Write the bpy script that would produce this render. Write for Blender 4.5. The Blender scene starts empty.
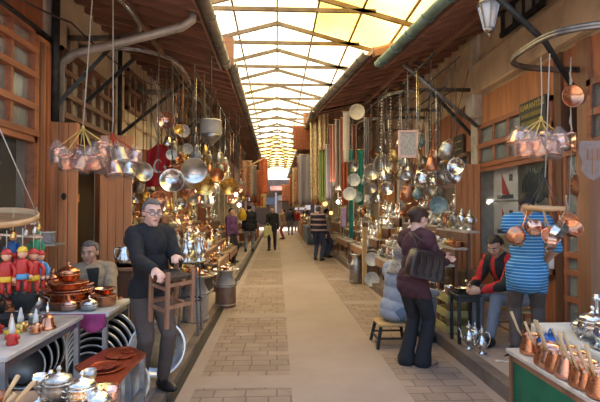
import bpy, bmesh, math, random
from mathutils import Vector, Matrix, Euler
import numpy as np
PI = math.pi
S = bpy.context.scene
COL = S.collection
RND = random.Random(11)

# ------------------------------------------------------------------ camera
F = 467.0
EYE = 1.58
PITCH = math.atan2(9, F)
YAW = math.atan2(23, F)
cam = bpy.data.cameras.new('camera')
cam.sensor_width = 36.0
cam.lens = F * 36.0 / 600.0
cam.clip_start = 0.05
camo = bpy.data.objects.new('camera', cam)
COL.objects.link(camo)
camo.location = (0, 0, EYE)
camo.rotation_euler = (PI / 2 + PITCH, 0, -YAW)
S.camera = camo


def ray(px, py):
    u, v = (px - 300) / F, -(py - 201) / F
    y = math.cos(PITCH) - math.sin(PITCH) * v
    z = math.sin(PITCH) + math.cos(PITCH) * v
    return Vector((u * math.cos(YAW) + y * math.sin(YAW), -u * math.sin(YAW) + y * math.cos(YAW), z))


def P(px, py, Y):
    """the point at distance Y along the alley seen at a pixel of the photograph"""
    r = ray(px, py)
    return Vector((0, 0, EYE)) + r * (Y / r.y)


def G(px, py, z=0.0):
    """the point at height z seen at a pixel of the photograph"""
    r = ray(px, py)
    return Vector((0, 0, EYE)) + r * ((z - EYE) / r.z)


# ------------------------------------------------------------------ materials
M = {}


def newmat(name):
    m = bpy.data.materials.new(name)
    m.use_nodes = True
    M[name] = m
    return m, m.node_tree, m.node_tree.nodes['Principled BSDF']


def ramp(nt, fac, stops):
    r = nt.nodes.new('ShaderNodeValToRGB')
    el = r.color_ramp.elements
    while len(el) < len(stops):
        el.new(0.5)
    for e, (p, c) in zip(el, stops):
        e.position = p
        e.color = (*c, 1)
    nt.links.new(fac, r.inputs[0])
    return r.outputs[0]


def coords(nt, scale=(1, 1, 1), rot=(0, 0, 0)):
    t = nt.nodes.new('ShaderNodeTexCoord')
    mp = nt.nodes.new('ShaderNodeMapping')
    mp.inputs['Scale'].default_value = scale
    mp.inputs['Rotation'].default_value = rot
    nt.links.new(t.outputs['Object'], mp.inputs[0])
    return mp.outputs[0]


def noise(nt, vec, scale, detail=4, rough=0.55):
    n = nt.nodes.new('ShaderNodeTexNoise')
    n.inputs['Scale'].default_value = scale
    n.inputs['Detail'].default_value = detail
    n.inputs['Roughness'].default_value = rough
    nt.links.new(vec, n.inputs['Vector'])
    return n.outputs[0]


def bump(nt, b, h, strength=0.2, dist=0.01):
    n = nt.nodes.new('ShaderNodeBump')
    n.inputs['Strength'].default_value = strength
    n.inputs['Distance'].default_value = dist
    nt.links.new(h, n.inputs['Height'])
    nt.links.new(n.outputs[0], b.inputs['Normal'])


def mul(c, k):
    return tuple(min(1, x * k) for x in c)


def metal(name, c, rough=0.25, dark=0.72, scale=14, bstr=0.15, metallic=1.0):
    m, nt, b = newmat(name)
    v = coords(nt)
    n = noise(nt, v, scale)
    nt.links.new(ramp(nt, n, [(0.3, mul(c, dark)), (0.6, c)]), b.inputs['Base Color'])
    b.inputs['Metallic'].default_value = metallic
    r = ramp(nt, n, [(0.3, (rough * 1.5,) * 3), (0.7, (rough * 0.8,) * 3)])
    nt.links.new(r, b.inputs['Roughness'])
    bump(nt, b, noise(nt, v, scale * 3), bstr, 0.004)
    return m


def wood(name, c, stretch='z', rough=0.5, var=0.5):
    m, nt, b = newmat(name)
    sc = {'z': (9, 9, 0.7), 'x': (0.7, 9, 9), 'y': (9, 0.7, 9)}[stretch]
    v = coords(nt, sc)
    n = noise(nt, v, 1.6, 6, 0.65)
    n2 = noise(nt, coords(nt, tuple(0.3 * s for s in sc)), 1.3, 2)
    mx = nt.nodes.new('ShaderNodeMath')
    mx.operation = 'ADD'
    nt.links.new(n, mx.inputs[0])
    nt.links.new(n2, mx.inputs[1])
    mh = nt.nodes.new('ShaderNodeMath')
    mh.operation = 'MULTIPLY'
    mh.inputs[1].default_value = 0.5
    nt.links.new(mx.outputs[0], mh.inputs[0])
    nt.links.new(ramp(nt, mh.outputs[0], [(0.33, mul(c, var)), (0.5, c), (0.66, mul(c, 1.35))]), b.inputs['Base Color'])
    b.inputs['Roughness'].default_value = rough
    bump(nt, b, n, 0.15, 0.01)
    return m


def plain(name, c, rough=0.7, var=0.8, scale=6, bstr=0.1, bdist=0.01, spec=0.5):
    m, nt, b = newmat(name)
    v = coords(nt)
    n = noise(nt, v, scale)
    nt.links.new(ramp(nt, n, [(0.3, mul(c, var)), (0.7, c)]), b.inputs['Base Color'])
    b.inputs['Roughness'].default_value = rough
    b.inputs['Specular IOR Level'].default_value = spec
    bump(nt, b, noise(nt, v, scale * 6), bstr, bdist)
    return m


def stained(name, c, c2, rough=0.85, scale=1.2):
    m, nt, b = newmat(name)
    v = coords(nt)
    n = noise(nt, v, scale, 8, 0.7)
    nt.links.new(ramp(nt, n, [(0.32, c2), (0.52, c), (0.75, mul(c, 1.15))]), b.inputs['Base Color'])
    b.inputs['Roughness'].default_value = rough
    bump(nt, b, noise(nt, v, scale * 14), 0.25, 0.01)
    return m


def striped(name, c1, c2, period, axis=2, frac=0.5, rough=0.85):
    """horizontal or vertical coloured stripes of a woven or knitted cloth"""
    m, nt, b = newmat(name)
    t = nt.nodes.new('ShaderNodeTexCoord')
    sp = nt.nodes.new('ShaderNodeSeparateXYZ')
    nt.links.new(t.outputs['Object'], sp.inputs[0])
    a = nt.nodes.new('ShaderNodeMath')
    a.operation = 'MULTIPLY'
    a.inputs[1].default_value = 1 / period
    nt.links.new(sp.outputs[axis], a.inputs[0])
    fr = nt.nodes.new('ShaderNodeMath')
    fr.operation = 'FRACT'
    nt.links.new(a.outputs[0], fr.inputs[0])
    r = nt.nodes.new('ShaderNodeValToRGB')
    r.color_ramp.interpolation = 'CONSTANT'
    r.color_ramp.elements[0].color = (*c1, 1)
    r.color_ramp.elements[1].position = frac
    r.color_ramp.elements[1].color = (*c2, 1)
    nt.links.new(fr.outputs[0], r.inputs[0])
    nt.links.new(r.outputs[0], b.inputs['Base Color'])
    b.inputs['Roughness'].default_value = rough
    return m


def patterned(name, cs, scale=20, rough=0.85):
    """cloth with small multicoloured woven pattern"""
    m, nt, b = newmat(name)
    v = nt.nodes.new('ShaderNodeTexVoronoi')
    v.inputs['Scale'].default_value = scale
    nt.links.new(coords(nt), v.inputs['Vector'])
    s = nt.nodes.new('ShaderNodeSeparateColor')
    nt.links.new(v.outputs['Color'], s.inputs[0])
    n = len(cs)
    r = ramp(nt, s.outputs[0], [(i / n, c) for i, c in enumerate(cs)])
    nt.links.new(r, b.inputs['Base Color'])
    b.inputs['Roughness'].default_value = rough
    return m


def glass(name, c, rough=0.08, alpha=0.35):
    m, nt, b = newmat(name)
    b.inputs['Base Color'].default_value = (*c, 1)
    b.inputs['Roughness'].default_value = rough
    b.inputs['Alpha'].default_value = alpha
    b.inputs['Specular IOR Level'].default_value = 0.8
    return m


def glow(name, c, e):
    m, nt, b = newmat(name)
    b.inputs['Base Color'].default_value = (*c, 1)
    b.inputs['Emission Color'].default_value = (*c, 1)
    b.inputs['Emission Strength'].default_value = e
    return m


metal('copper', (0.80, 0.36, 0.20), 0.22)
metal('copper_old', (0.55, 0.24, 0.13), 0.34)
metal('copper_pink', (0.93, 0.55, 0.43), 0.2, 0.75)
metal('copper_red', (0.62, 0.13, 0.05), 0.3, 0.7, 6, 0.1, 0.75)
metal('brass', (0.85, 0.58, 0.20), 0.25)
metal('brass_old', (0.55, 0.38, 0.15), 0.35)
metal('silver', (0.86, 0.86, 0.84), 0.2, 0.6)
metal('tin', (0.62, 0.60, 0.56), 0.36, 0.6)
metal('pewter', (0.40, 0.40, 0.40), 0.35)
metal('aluminium', (0.75, 0.77, 0.80), 0.3, 0.8, 5)
metal('steel_leg', (0.35, 0.38, 0.44), 0.4, 0.8)
metal('iron', (0.05, 0.055, 0.06), 0.5, 0.6, 8, 0.2, 0.6)
metal('iron_shiny', (0.30, 0.28, 0.26), 0.35, 0.35, 5, 0.2, 0.9)
metal('gutter_teal', (0.16, 0.26, 0.25), 0.5, 0.55, 4, 0.2, 0.3)
metal('gutter_grey', (0.20, 0.18, 0.16), 0.5, 0.55, 4, 0.2, 0.4)
metal('zinc', (0.55, 0.53, 0.50), 0.45, 0.6, 3, 0.2, 0.5)
metal('roof_steel', (0.15, 0.115, 0.09), 0.6, 0.7, 4, 0.1, 0.2)
wood('wood_orange', (0.60, 0.26, 0.11))
wood('wood_red', (0.42, 0.16, 0.08))
wood('wood_dark', (0.16, 0.075, 0.045))
wood('wood_brown', (0.30, 0.15, 0.085))
wood('wood_brown_y', (0.20, 0.10, 0.06), 'y')
wood('wood_red_y', (0.38, 0.145, 0.075), 'y')
wood('wood_red_x', (0.15, 0.058, 0.032), 'x')
wood('wood_pale', (0.55, 0.37, 0.19), 'z', 0.6, 0.75)
wood('wood_hoop', (0.52, 0.31, 0.15), 'x', 0.6, 0.75)
wood('awning_wood', (0.52, 0.25, 0.17), 'x')
wood('rafter_wood', (0.22, 0.11, 0.075), 'x')
wood('table_wood', (0.30, 0.20, 0.13), 'y', 0.5)
stained('plaster_cream', (0.66, 0.54, 0.37), (0.42, 0.32, 0.21))
stained('plaster_grey', (0.50, 0.46, 0.40), (0.30, 0.27, 0.23))
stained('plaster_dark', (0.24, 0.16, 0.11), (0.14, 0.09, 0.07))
stained('pier_white', (0.62, 0.58, 0.52), (0.42, 0.38, 0.33), 0.8, 3)
stained('concrete_path', (0.35, 0.268, 0.222), (0.295, 0.222, 0.182), 0.75, 0.6)
stained('concrete_side', (0.38, 0.30, 0.245), (0.26, 0.195, 0.155), 0.8, 0.9)
stained('kerb_stone', (0.20, 0.15, 0.12), (0.09, 0.065, 0.05), 0.85, 2.0)
plain('drain_dark', (0.05, 0.04, 0.03), 0.9)
stained('table_top', (0.55, 0.50, 0.45), (0.36, 0.31, 0.27), 0.4, 3)
plain('white_cloth', (0.72, 0.68, 0.62), 0.9, 0.85)
plain('pink_cloth', (0.50, 0.07, 0.24), 0.9, 0.6, 10)
plain('green_cloth', (0.012, 0.15, 0.075), 0.9, 0.7)
plain('green_plastic', (0.05, 0.35, 0.22), 0.4)
plain('blue_plastic', (0.03, 0.17, 0.55), 0.35, 0.5, 18, 0.6)
plain('red_paint', (0.55, 0.03, 0.02), 0.4, 0.8, 9, 0.05)
plain('yellow_paint', (0.85, 0.52, 0.03), 0.4, 0.8, 9, 0.05)
plain('blue_paint', (0.03, 0.13, 0.42), 0.4, 0.8, 9, 0.05)
plain('sky_paint', (0.10, 0.34, 0.60), 0.4, 0.8, 9, 0.05)
plain('green_paint', (0.03, 0.30, 0.12), 0.4, 0.8, 9, 0.05)
plain('peach_paint', (0.75, 0.42, 0.26), 0.5, 0.85, 9, 0.05)
plain('white_paint', (0.78, 0.76, 0.72), 0.4, 0.85, 9, 0.05)
plain('string_yellow', (0.72, 0.50, 0.15), 0.9)
plain('string_red', (0.45, 0.05, 0.03), 0.9)
plain('string_white', (0.50, 0.44, 0.38), 0.9)
plain('string_dark', (0.10, 0.08, 0.07), 0.9)
plain('wicker', (0.20, 0.13, 0.08), 0.8, 0.4, 40, 0.8, 0.02)
plain('wicker_tan', (0.62, 0.42, 0.22), 0.8, 0.6, 30, 0.8, 0.02)
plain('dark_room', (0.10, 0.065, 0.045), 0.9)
plain('black_iron_pan', (0.025, 0.026, 0.03), 0.4, 0.7)
plain('leather', (0.045, 0.026, 0.024), 0.35, 0.6, 12, 0.5)
plain('skin', (0.76, 0.46, 0.36), 0.5, 0.9, 8, 0.03)
plain('skin_tan', (0.60, 0.34, 0.24), 0.5, 0.9, 8, 0.03)
plain('lips', (0.40, 0.13, 0.11), 0.5)
plain('hair_grey', (0.20, 0.18, 0.165), 0.7, 0.45, 40, 0.6)
plain('hair_dark', (0.014, 0.010, 0.009), 0.5, 0.6, 40, 0.6)
plain('hair_brown', (0.05, 0.018, 0.012), 0.5, 0.5, 40, 0.6)
plain('scarf_grey', (0.42, 0.37, 0.33), 0.9, 0.4, 40, 0.4)
plain('sweater_black', (0.022, 0.021, 0.023), 0.9, 0.7, 20, 0.3)
plain('shirt_grey', (0.20, 0.20, 0.21), 0.9)
plain('trousers_brown', (0.11, 0.082, 0.072), 0.9, 0.75, 8)
plain('trousers_black', (0.015, 0.015, 0.020), 0.85, 0.8, 8)
plain('cardigan', (0.075, 0.026, 0.036), 0.9, 0.75, 12, 0.2)
plain('pale_blue', (0.36, 0.40, 0.49), 0.9, 0.85, 6, 0.2)
plain('jeans', (0.19, 0.25, 0.36), 0.9, 0.75, 8, 0.2)
plain('jeans_dark', (0.04, 0.06, 0.13), 0.9, 0.75, 8, 0.2)
plain('jeans_grey', (0.24, 0.26, 0.32), 0.9, 0.75, 8, 0.2)
plain('beige_jacket', (0.44, 0.34, 0.23), 0.9, 0.6, 25, 0.4)
plain('dark_jacket', (0.018, 0.020, 0.028), 0.85, 0.8)
plain('tan_jacket', (0.45, 0.30, 0.18), 0.9)
plain('red_cloth', (0.50, 0.03, 0.03), 0.85, 0.75)
plain('red_trousers', (0.30, 0.06, 0.04), 0.85, 0.75)
plain('shoe_black', (0.02, 0.018, 0.018), 0.4)
plain('shoe_tan', (0.38, 0.24, 0.17), 0.5)
plain('eye_white', (0.8, 0.78, 0.75), 0.2)
plain('eye_dark', (0.02, 0.015, 0.01), 0.2)
plain('carpet_red', (0.55, 0.13, 0.05), 0.95, 0.6, 14)
plain('carpet_brown', (0.30, 0.095, 0.045), 0.95, 0.6, 14)
plain('crate_paint', (0.56, 0.52, 0.24), 0.6, 0.7, 8)
plain('sign_black', (0.02, 0.022, 0.018), 0.4)
plain('sign_gold', (0.55, 0.42, 0.12), 0.4)
plain('poster_white', (0.80, 0.82, 0.85), 0.4)
plain('poster_red', (0.50, 0.03, 0.03), 0.4)
plain('poster_dark', (0.05, 0.07, 0.10), 0.4)
plain('lamp_white', (0.75, 0.76, 0.80), 0.3)
plain('plate_white', (0.72, 0.74, 0.74), 0.25, 0.7, 25)
plain('plate_teal', (0.30, 0.42, 0.44), 0.25, 0.5, 25)
plain('lace_white', (0.70, 0.65, 0.58), 0.8, 0.7, 45)
plain('purple', (0.14, 0.05, 0.16), 0.6)
plain('teal_cloth', (0.02, 0.24, 0.19), 0.9)
plain('lilac_cloth', (0.40, 0.28, 0.46), 0.9)
plain('bag_yellow', (0.72, 0.66, 0.30), 0.5)
plain('far_wall', (0.30, 0.23, 0.19), 0.9, 0.6, 2)
plain('far_awning', (0.32, 0.11, 0.07), 0.8, 0.7, 3)
plain('sign_white', (0.85, 0.86, 0.88), 0.4, 0.95)
plain('goods_blue', (0.16, 0.22, 0.34), 0.7, 0.6)
plain('far_sign', (0.50, 0.55, 0.62), 0.5, 0.6, 3)
plain('fez_drum', (0.50, 0.48, 0.44), 0.5, 0.7)
plain('seat_straw', (0.62, 0.40, 0.18), 0.8, 0.6, 40, 0.5)
plain('flag_red', (0.55, 0.02, 0.025), 0.85, 0.75)
plain('sign_green', (0.05, 0.055, 0.035), 0.5)
plain('copper_matt', (0.30, 0.22, 0.20), 0.5, 0.7, 20)
metal('tray_dark', (0.16, 0.16, 0.17), 0.35, 0.7, 5)
metal('copper_dull', (0.28, 0.19, 0.15), 0.45, 0.8, 4, 0.1, 0.6)
plain('frame_pink', (0.85, 0.58, 0.50), 0.5)
patterned('mosaic_grey', [(0.50, 0.48, 0.45), (0.34, 0.34, 0.32), (0.60, 0.56, 0.50), (0.40, 0.35, 0.32)], 60, 0.4)
plain('paper_white', (0.75, 0.72, 0.68), 0.6)
striped('shirt_blue', (0.012, 0.165, 0.42), (0.30, 0.50, 0.66), 0.031, 2, 0.74)
striped('shirt_navy', (0.02, 0.02, 0.04), (0.45, 0.30, 0.30), 0.16, 2, 0.68)
striped('jacket_redblack', (0.50, 0.02, 0.02), (0.02, 0.02, 0.022), 0.17, 0, 0.34)
striped('scarf_red', (0.42, 0.08, 0.07), (0.55, 0.36, 0.28), 0.05, 0, 0.6)
striped('scarf_green', (0.30, 0.36, 0.12), (0.14, 0.20, 0.07), 0.06, 0, 0.5)
striped('scarf_blue', (0.18, 0.20, 0.30), (0.42, 0.36, 0.38), 0.05, 0, 0.5)
striped('scarf_grey_w', (0.34, 0.29, 0.26), (0.20, 0.15, 0.14), 0.05, 0, 0.5)
patterned('cloth_cream', [(0.62, 0.50, 0.28), (0.68, 0.58, 0.40), (0.50, 0.25, 0.12), (0.55, 0.46, 0.26)], 22)
patterned('cloth_multi', [(0.40, 0.10, 0.05), (0.50, 0.32, 0.10), (0.15, 0.10, 0.10), (0.45, 0.20, 0.14)], 26)
patterned('mosaic', [(0.30, 0.36, 0.38), (0.14, 0.22, 0.26), (0.45, 0.42, 0.36), (0.22, 0.14, 0.12)], 40, 0.3)
glass('pane', (0.40, 0.46, 0.46), 0.12, 0.42)
glass('pane_clear', (0.24, 0.30, 0.31), 0.08, 0.12)
glass('pane_dusty', (0.50, 0.52, 0.47), 0.3, 0.6)
glass('plastic_wrap', (0.85, 0.78, 0.76), 0.25, 0.15)
glass('lens', (0.8, 0.8, 0.8), 0.05, 0.08)
glow('bulb', (1.0, 0.93, 0.82), 9)
glow('bulb_warm', (1.0, 0.72, 0.25), 3)
glow('bulb_orange', (1.0, 0.40, 0.12), 2.0)

metal('ring_iron', (0.50, 0.50, 0.50), 0.3, 0.45, 5, 0.2, 0.9)


# translucent corrugated sheets, newer and yellowed
for nm_, st_ in (('poly_sheet', [(0.34, (0.90, 0.66, 0.24)), (0.46, (0.92, 0.80, 0.44)), (0.62, (0.94, 0.86, 0.60))]), ('poly_sheet_aged', [(0.3, (0.88, 0.50, 0.07)), (0.5, (0.90, 0.60, 0.13)), (0.7, (0.92, 0.72, 0.26))])):
  m, nt, b = newmat(nm_)
  tr = nt.nodes.new('ShaderNodeBsdfTranslucent')
  n = noise(nt, coords(nt, (0.5, 0.35, 0.5)), 1.0, 3)
  nt.links.new(ramp(nt, n, st_), tr.inputs[0])
  nt.links.new(tr.outputs[0], nt.nodes['Material Output'].inputs[0])


def pavers():
    m, nt, b = newmat('pavers')
    v = coords(nt)
    bk = nt.nodes.new('ShaderNodeTexBrick')
    nt.links.new(v, bk.inputs['Vector'])
    bk.inputs['Scale'].default_value = 1.0
    bk.inputs['Brick Width'].default_value = 0.27
    bk.inputs['Row Height'].default_value = 0.16
    bk.inputs['Mortar Size'].default_value = 0.008
    bk.inputs['Color1'].default_value = (0.36, 0.265, 0.205, 1)
    bk.inputs['Color2'].default_value = (0.30, 0.218, 0.168, 1)
    bk.inputs['Mortar'].default_value = (0.20, 0.142, 0.108, 1)
    bk.offset = 0.37
    bk.squash = 0.7
    bk.squash_frequency = 3
    n = noise(nt, v, 3, 6)
    mx = nt.nodes.new('ShaderNodeMix')
    mx.data_type = 'RGBA'
    mx.blend_type = 'MULTIPLY'
    mx.inputs[0].default_value = 0.7
    nt.links.new(bk.outputs['Color'], mx.inputs[6])
    nt.links.new(ramp(nt, n, [(0.3, (0.65, 0.62, 0.6)), (0.65, (1, 1, 1))]), mx.inputs[7])
    nt.links.new(mx.outputs[2], b.inputs['Base Color'])
    b.inputs['Roughness'].default_value = 0.8
    bump(nt, b, bk.outputs['Fac'], -0.4, 0.01)


pavers()

# ------------------------------------------------------------------ mesh builder


class MB:
    def __init__(s):
        s.v, s.f, s.m, s.sm = [], [], [], []
        s.mats = []

    def mi(s, mat):
        if mat not in s.mats:
            s.mats.append(mat)
        return s.mats.index(mat)

    def add(s, vs, fs, mat, smooth=True, T=None):
        b = len(s.v)
        s.v += [tuple(T @ Vector(q)) for q in vs] if T is not None else [tuple(q) for q in vs]
        k = s.mi(mat)
        for f in fs:
            s.f.append([b + i for i in f])
            s.m.append(k)
            s.sm.append(smooth)
        return s

    def box(s, c, d, mat, T=None, rz=0, ch=0.0):
        x, y, z = d[0] / 2, d[1] / 2, d[2] / 2
        R = Matrix.Translation(c) @ Matrix.Rotation(rz, 4, 'Z')
        if T is not None:
            R = T @ R
        if ch:
            bm = bmesh.new()
            bmesh.ops.create_cube(bm, size=1)
            for q in bm.verts:
                q.co = Vector((q.co.x * d[0], q.co.y * d[1], q.co.z * d[2]))
            bmesh.ops.bevel(bm, geom=bm.edges[:], offset=ch, segments=1, affect='EDGES')
            bm.verts.index_update()
            s.add([q.co.copy() for q in bm.verts], [[q.index for q in f.verts] for f in bm.faces], mat, False, R)
            bm.free()
            return s
        vs = [(i, j, k) for i in (-x, x) for j in (-y, y) for k in (-z, z)]
        s.add(vs, [(0, 1, 3, 2), (4, 6, 7, 5), (0, 4, 5, 1), (2, 3, 7, 6), (0, 2, 6, 4), (1, 5, 7, 3)], mat, False, R)
        return s

    def box2(s, a, b, mat, ch=0.0):
        return s.box([(i + j) / 2 for i, j in zip(a, b)], [abs(i - j) for i, j in zip(a, b)], mat, ch=ch)

    def lathe(s, prof, mat, n=20, T=None, lobes=0, amp=0.0):
        vs, fs = [], []
        for (r, z) in prof:
            for k in range(n):
                a = 2 * PI * k / n
                rr = r * (1 + (amp * math.cos(lobes * a) if lobes else 0))
                vs.append((rr * math.cos(a), rr * math.sin(a), z))
        for i in range(len(prof) - 1):
            for k in range(n):
                k2 = (k + 1) % n
                fs.append((i * n + k, i * n + k2, (i + 1) * n + k2, (i + 1) * n + k))
        if prof[0][0] > 1e-4:
            fs.append(tuple(range(n - 1, -1, -1)))
        if prof[-1][0] > 1e-4:
            fs.append(tuple(range((len(prof) - 1) * n, len(prof) * n)))
        return s.add(vs, fs, mat, True, T)

    def tube(s, pts, r, mat, n=8, closed=False, T=None):
        pts = [Vector(p) for p in pts]
        m = len(pts)
        rs = r if isinstance(r, (list, tuple)) else [r] * m
        vs, fs = [], []
        up = None
        for i, p in enumerate(pts):
            if closed:
                t = pts[(i + 1) % m] - pts[i - 1]
            else:
                t = pts[min(i + 1, m - 1)] - pts[max(i - 1, 0)]
            if t.length < 1e-9:
                t = Vector((0, 0, 1))
            t.normalize()
            if up is None:
                up = Vector((0, 0, 1)) if abs(t.z) < 0.9 else Vector((1, 0, 0))
            up = (up - t * up.dot(t))
            if up.length < 1e-6:
                up = t.orthogonal()
            up.normalize()
            w = t.cross(up)
            for k in range(n):
                a = 2 * PI * k / n
                vs.append(p + (up * math.cos(a) + w * math.sin(a)) * rs[i])
        for i in range(m if closed else m - 1):
            j = (i + 1) % m
            for k in range(n):
                k2 = (k + 1) % n
                fs.append((i * n + k, i * n + k2, j * n + k2, j * n + k))
        if not closed:
            fs.append(tuple(range(n - 1, -1, -1)))
            fs.append(tuple(range((m - 1) * n, m * n)))
        return s.add(vs, fs, mat, True, T)

    def bar(s, a, b, w, h, mat):
        """a rectangular bar between two points, w across, h high"""
        a, b = Vector(a), Vector(b)
        t = (b - a).normalized()
        side = t.cross(Vector((0, 0, 1)))
        side = Vector((1, 0, 0)) if side.length < 1e-4 else side.normalized()
        up = side.cross(t)
        vs = [p + side * (i * w / 2) + up * (j * h / 2) for p in (a, b) for i, j in ((-1, -1), (1, -1), (1, 1), (-1, 1))]
        return s.add(vs, [(0, 1, 2, 3), (7, 6, 5, 4), (0, 4, 5, 1), (1, 5, 6, 2), (2, 6, 7, 3), (3, 7, 4, 0)], mat, False)

    def ell(s, c, r, mat, T=None, n=14, m=8):
        prof = [(max(1e-5, math.sin(PI * i / m)), -math.cos(PI * i / m)) for i in range(m + 1)]
        R = Matrix.Translation(c) @ Matrix.Diagonal((*r, 1))
        if T is not None:
            R = T @ R
        return s.lathe(prof, mat, n, R)

    def prism(s, poly, z0, z1, mat, T=None):
        n = len(poly)
        vs = [(x, y, z0) for x, y in poly] + [(x, y, z1) for x, y in poly]
        fs = [tuple(range(n - 1, -1, -1)), tuple(range(n, 2 * n))] + [(i, (i + 1) % n, n + (i + 1) % n, n + i) for i in range(n)]
        return s.add(vs, fs, mat, False, T)

    def cloth(s, fn, nu, nv, mat, th=0.004):
        """double sided cloth: fn(u,v) gives the point"""
        pts = [[Vector(fn(i / nu, j / nv)) for j in range(nv + 1)] for i in range(nu + 1)]
        vs, fs = [], []
        W = nv + 1
        for side in (0, 1):
            for i in range(nu + 1):
                for j in range(nv + 1):
                    du = pts[min(i + 1, nu)][j] - pts[max(i - 1, 0)][j]
                    dv = pts[i][min(j + 1, nv)] - pts[i][max(j - 1, 0)]
                    q = du.cross(dv)
                    q = q.normalized() if q.length > 1e-9 else Vector((0, 1, 0))
                    vs.append(pts[i][j] + q * (th / 2 if side == 0 else -th / 2))
        o = (nu + 1) * W
        for i in range(nu):
            for j in range(nv):
                a, b_, c, d = i * W + j, (i + 1) * W + j, (i + 1) * W + j + 1, i * W + j + 1
                fs.append((a, b_, c, d))
                fs.append((o + d, o + c, o + b_, o + a))
        rim = [(i, 0) for i in range(nu)] + [(nu, j) for j in range(nv)] + [(i, nv) for i in range(nu, 0, -1)] + [(0, j) for j in range(nv, 0, -1)]
        for k in range(len(rim)):
            (i, j), (i2, j2) = rim[k], rim[(k + 1) % len(rim)]
            a, b_ = i * W + j, i2 * W + j2
            fs.append((b_, a, o + a, o + b_))
        return s.add(vs, fs, mat, True)

    def mesh(s, name):
        me = bpy.data.meshes.new(name)
        me.from_pydata(s.v, [], s.f)
        for mt in s.mats:
            me.materials.append(M[mt])
        me.polygons.foreach_set('material_index', s.m)
        me.polygons.foreach_set('use_smooth', s.sm)
        me.update()
        return me

    def build(s, name, parent=None, loc=None, rz=0):
        o = bpy.data.objects.new(name, s.mesh(name))
        COL.objects.link(o)
        if parent is not None:
            o.parent = parent
        if loc is not None:
            o.location = loc
            o.rotation_euler = (0, 0, rz)
        return o

    def join(s, o):
        b = len(s.v)
        s.v += o.v
        mp = [s.mi(x) for x in o.mats]
        s.f += [[b + i for i in f] for f in o.f]
        s.m += [mp[i] for i in o.m]
        s.sm += o.sm
        return s


def thing(name, label, cat, loc=(0, 0, 0), rz=0, group=None):
    o = bpy.data.objects.new(name, None)
    o.empty_display_size = 0.05
    COL.objects.link(o)
    o.location = loc
    o.rotation_euler = (0, 0, rz) if not isinstance(rz, (tuple, list)) else rz
    return tag(o, label, cat, group)


def tag(o, label, cat, group=None):
    o['label'] = label
    o['category'] = cat
    if group:
        o['group'] = group
    return o


def struct(name, mb):
    o = mb.build(name)
    o['kind'] = 'structure'
    return o


ORD = ['first', 'second', 'third', 'fourth', 'fifth', 'sixth', 'seventh', 'eighth', 'ninth', 'tenth', 'eleventh', 'twelfth',
       'thirteenth', 'fourteenth', 'fifteenth', 'sixteenth', 'seventeenth', 'eighteenth', 'nineteenth', 'twentieth'] + \
      ['twenty-' + x for x in ('first', 'second', 'third', 'fourth', 'fifth', 'sixth', 'seventh', 'eighth', 'ninth')]


def xyz(T):
    return Matrix.Translation(T)


def sag(a, b, n=8, d=0.0):
    a, b = Vector(a), Vector(b)
    return [a.lerp(b, i / n) - Vector((0, 0, d * 4 * (i / n) * (1 - i / n))) for i in range(n + 1)]
SKY, SUN, EXPO = 0.36, 7.2, 0.55
# ------------------------------------------------------------------ world and light
w = bpy.data.worlds.new('sky')
S.world = w
w.use_nodes = True
wn = w.node_tree
bg = wn.nodes['Background']
sky = wn.nodes.new('ShaderNodeTexSky')
sky.sky_type = 'NISHITA'
sky.sun_disc = False
sky.sun_elevation = math.radians(62)
sky.sun_rotation = math.radians(10)
sky.air_density = 1.2
sky.dust_density = 4.0
sky.ozone_density = 0.6
wn.links.new(sky.outputs[0], bg.inputs[0])
bg.inputs[1].default_value = SKY
sl = bpy.data.lights.new('sun', 'SUN')
sl.energy = SUN
sl.angle = math.radians(1.0)
sl.color = (1.0, 0.93, 0.80)
so = bpy.data.objects.new('sun', sl)
COL.objects.link(so)
so.rotation_euler = Euler((math.radians(-24), math.radians(4), 0))
so.location = (0, 10, 12)

S.view_settings.view_transform = 'Standard'
S.view_settings.look = 'None'
S.view_settings.exposure = EXPO
S.view_settings.gamma = 1
S.view_settings.use_curve_mapping = False
S.cycles.use_denoising = True
S.cycles.max_bounces = 9
S.cycles.diffuse_bounces = 6
S.cycles.glossy_bounces = 4
S.cycles.transparent_max_bounces = 12
S.cycles.sample_clamp_indirect = 8
S.cycles.caustics_reflective = False
S.cycles.caustics_refractive = False

# ------------------------------------------------------------------ ground
KL, KR, HS, HR = -0.90, 1.90, 0.06, 0.12      # kerb lines and pavement heights
XL, XR = -2.9, 3.4                            # facade planes
struct('floor', MB().box2((-9, -14, -0.2), (9, 60, -0.004), 'concrete_path'))
struct('floor_paving', MB().box2((-0.72, 3.2, -0.1), (0.13, 40, 0.0), 'pavers'))
struct('floor_paving', MB().box2((1.14, 3.2, -0.1), (1.80, 40, 0.0), 'pavers'))
struct('floor_sidewalk', MB().box2((-4.4, 1.0, -0.1), (KL - 0.12, 40, HS), 'concrete_side'))
struct('trim_1', MB().box2((KL - 0.12, 1.0, -0.1), (KL - 0.015, 40, HS + 0.004), 'kerb_stone'))
struct('floor_drain', MB().box2((KL - 0.015, 1.0, -0.1), (KL + 0.055, 40, 0.002), 'drain_dark'))
struct('floor_sidewalk', MB().box2((KR + 0.12, 1.0, -0.1), (4.9, 40, HR), 'concrete_side'))
struct('trim_2', MB().box2((KR, 1.0, -0.1), (KR + 0.12, 40, HR + 0.003), 'kerb_stone'))

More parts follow.
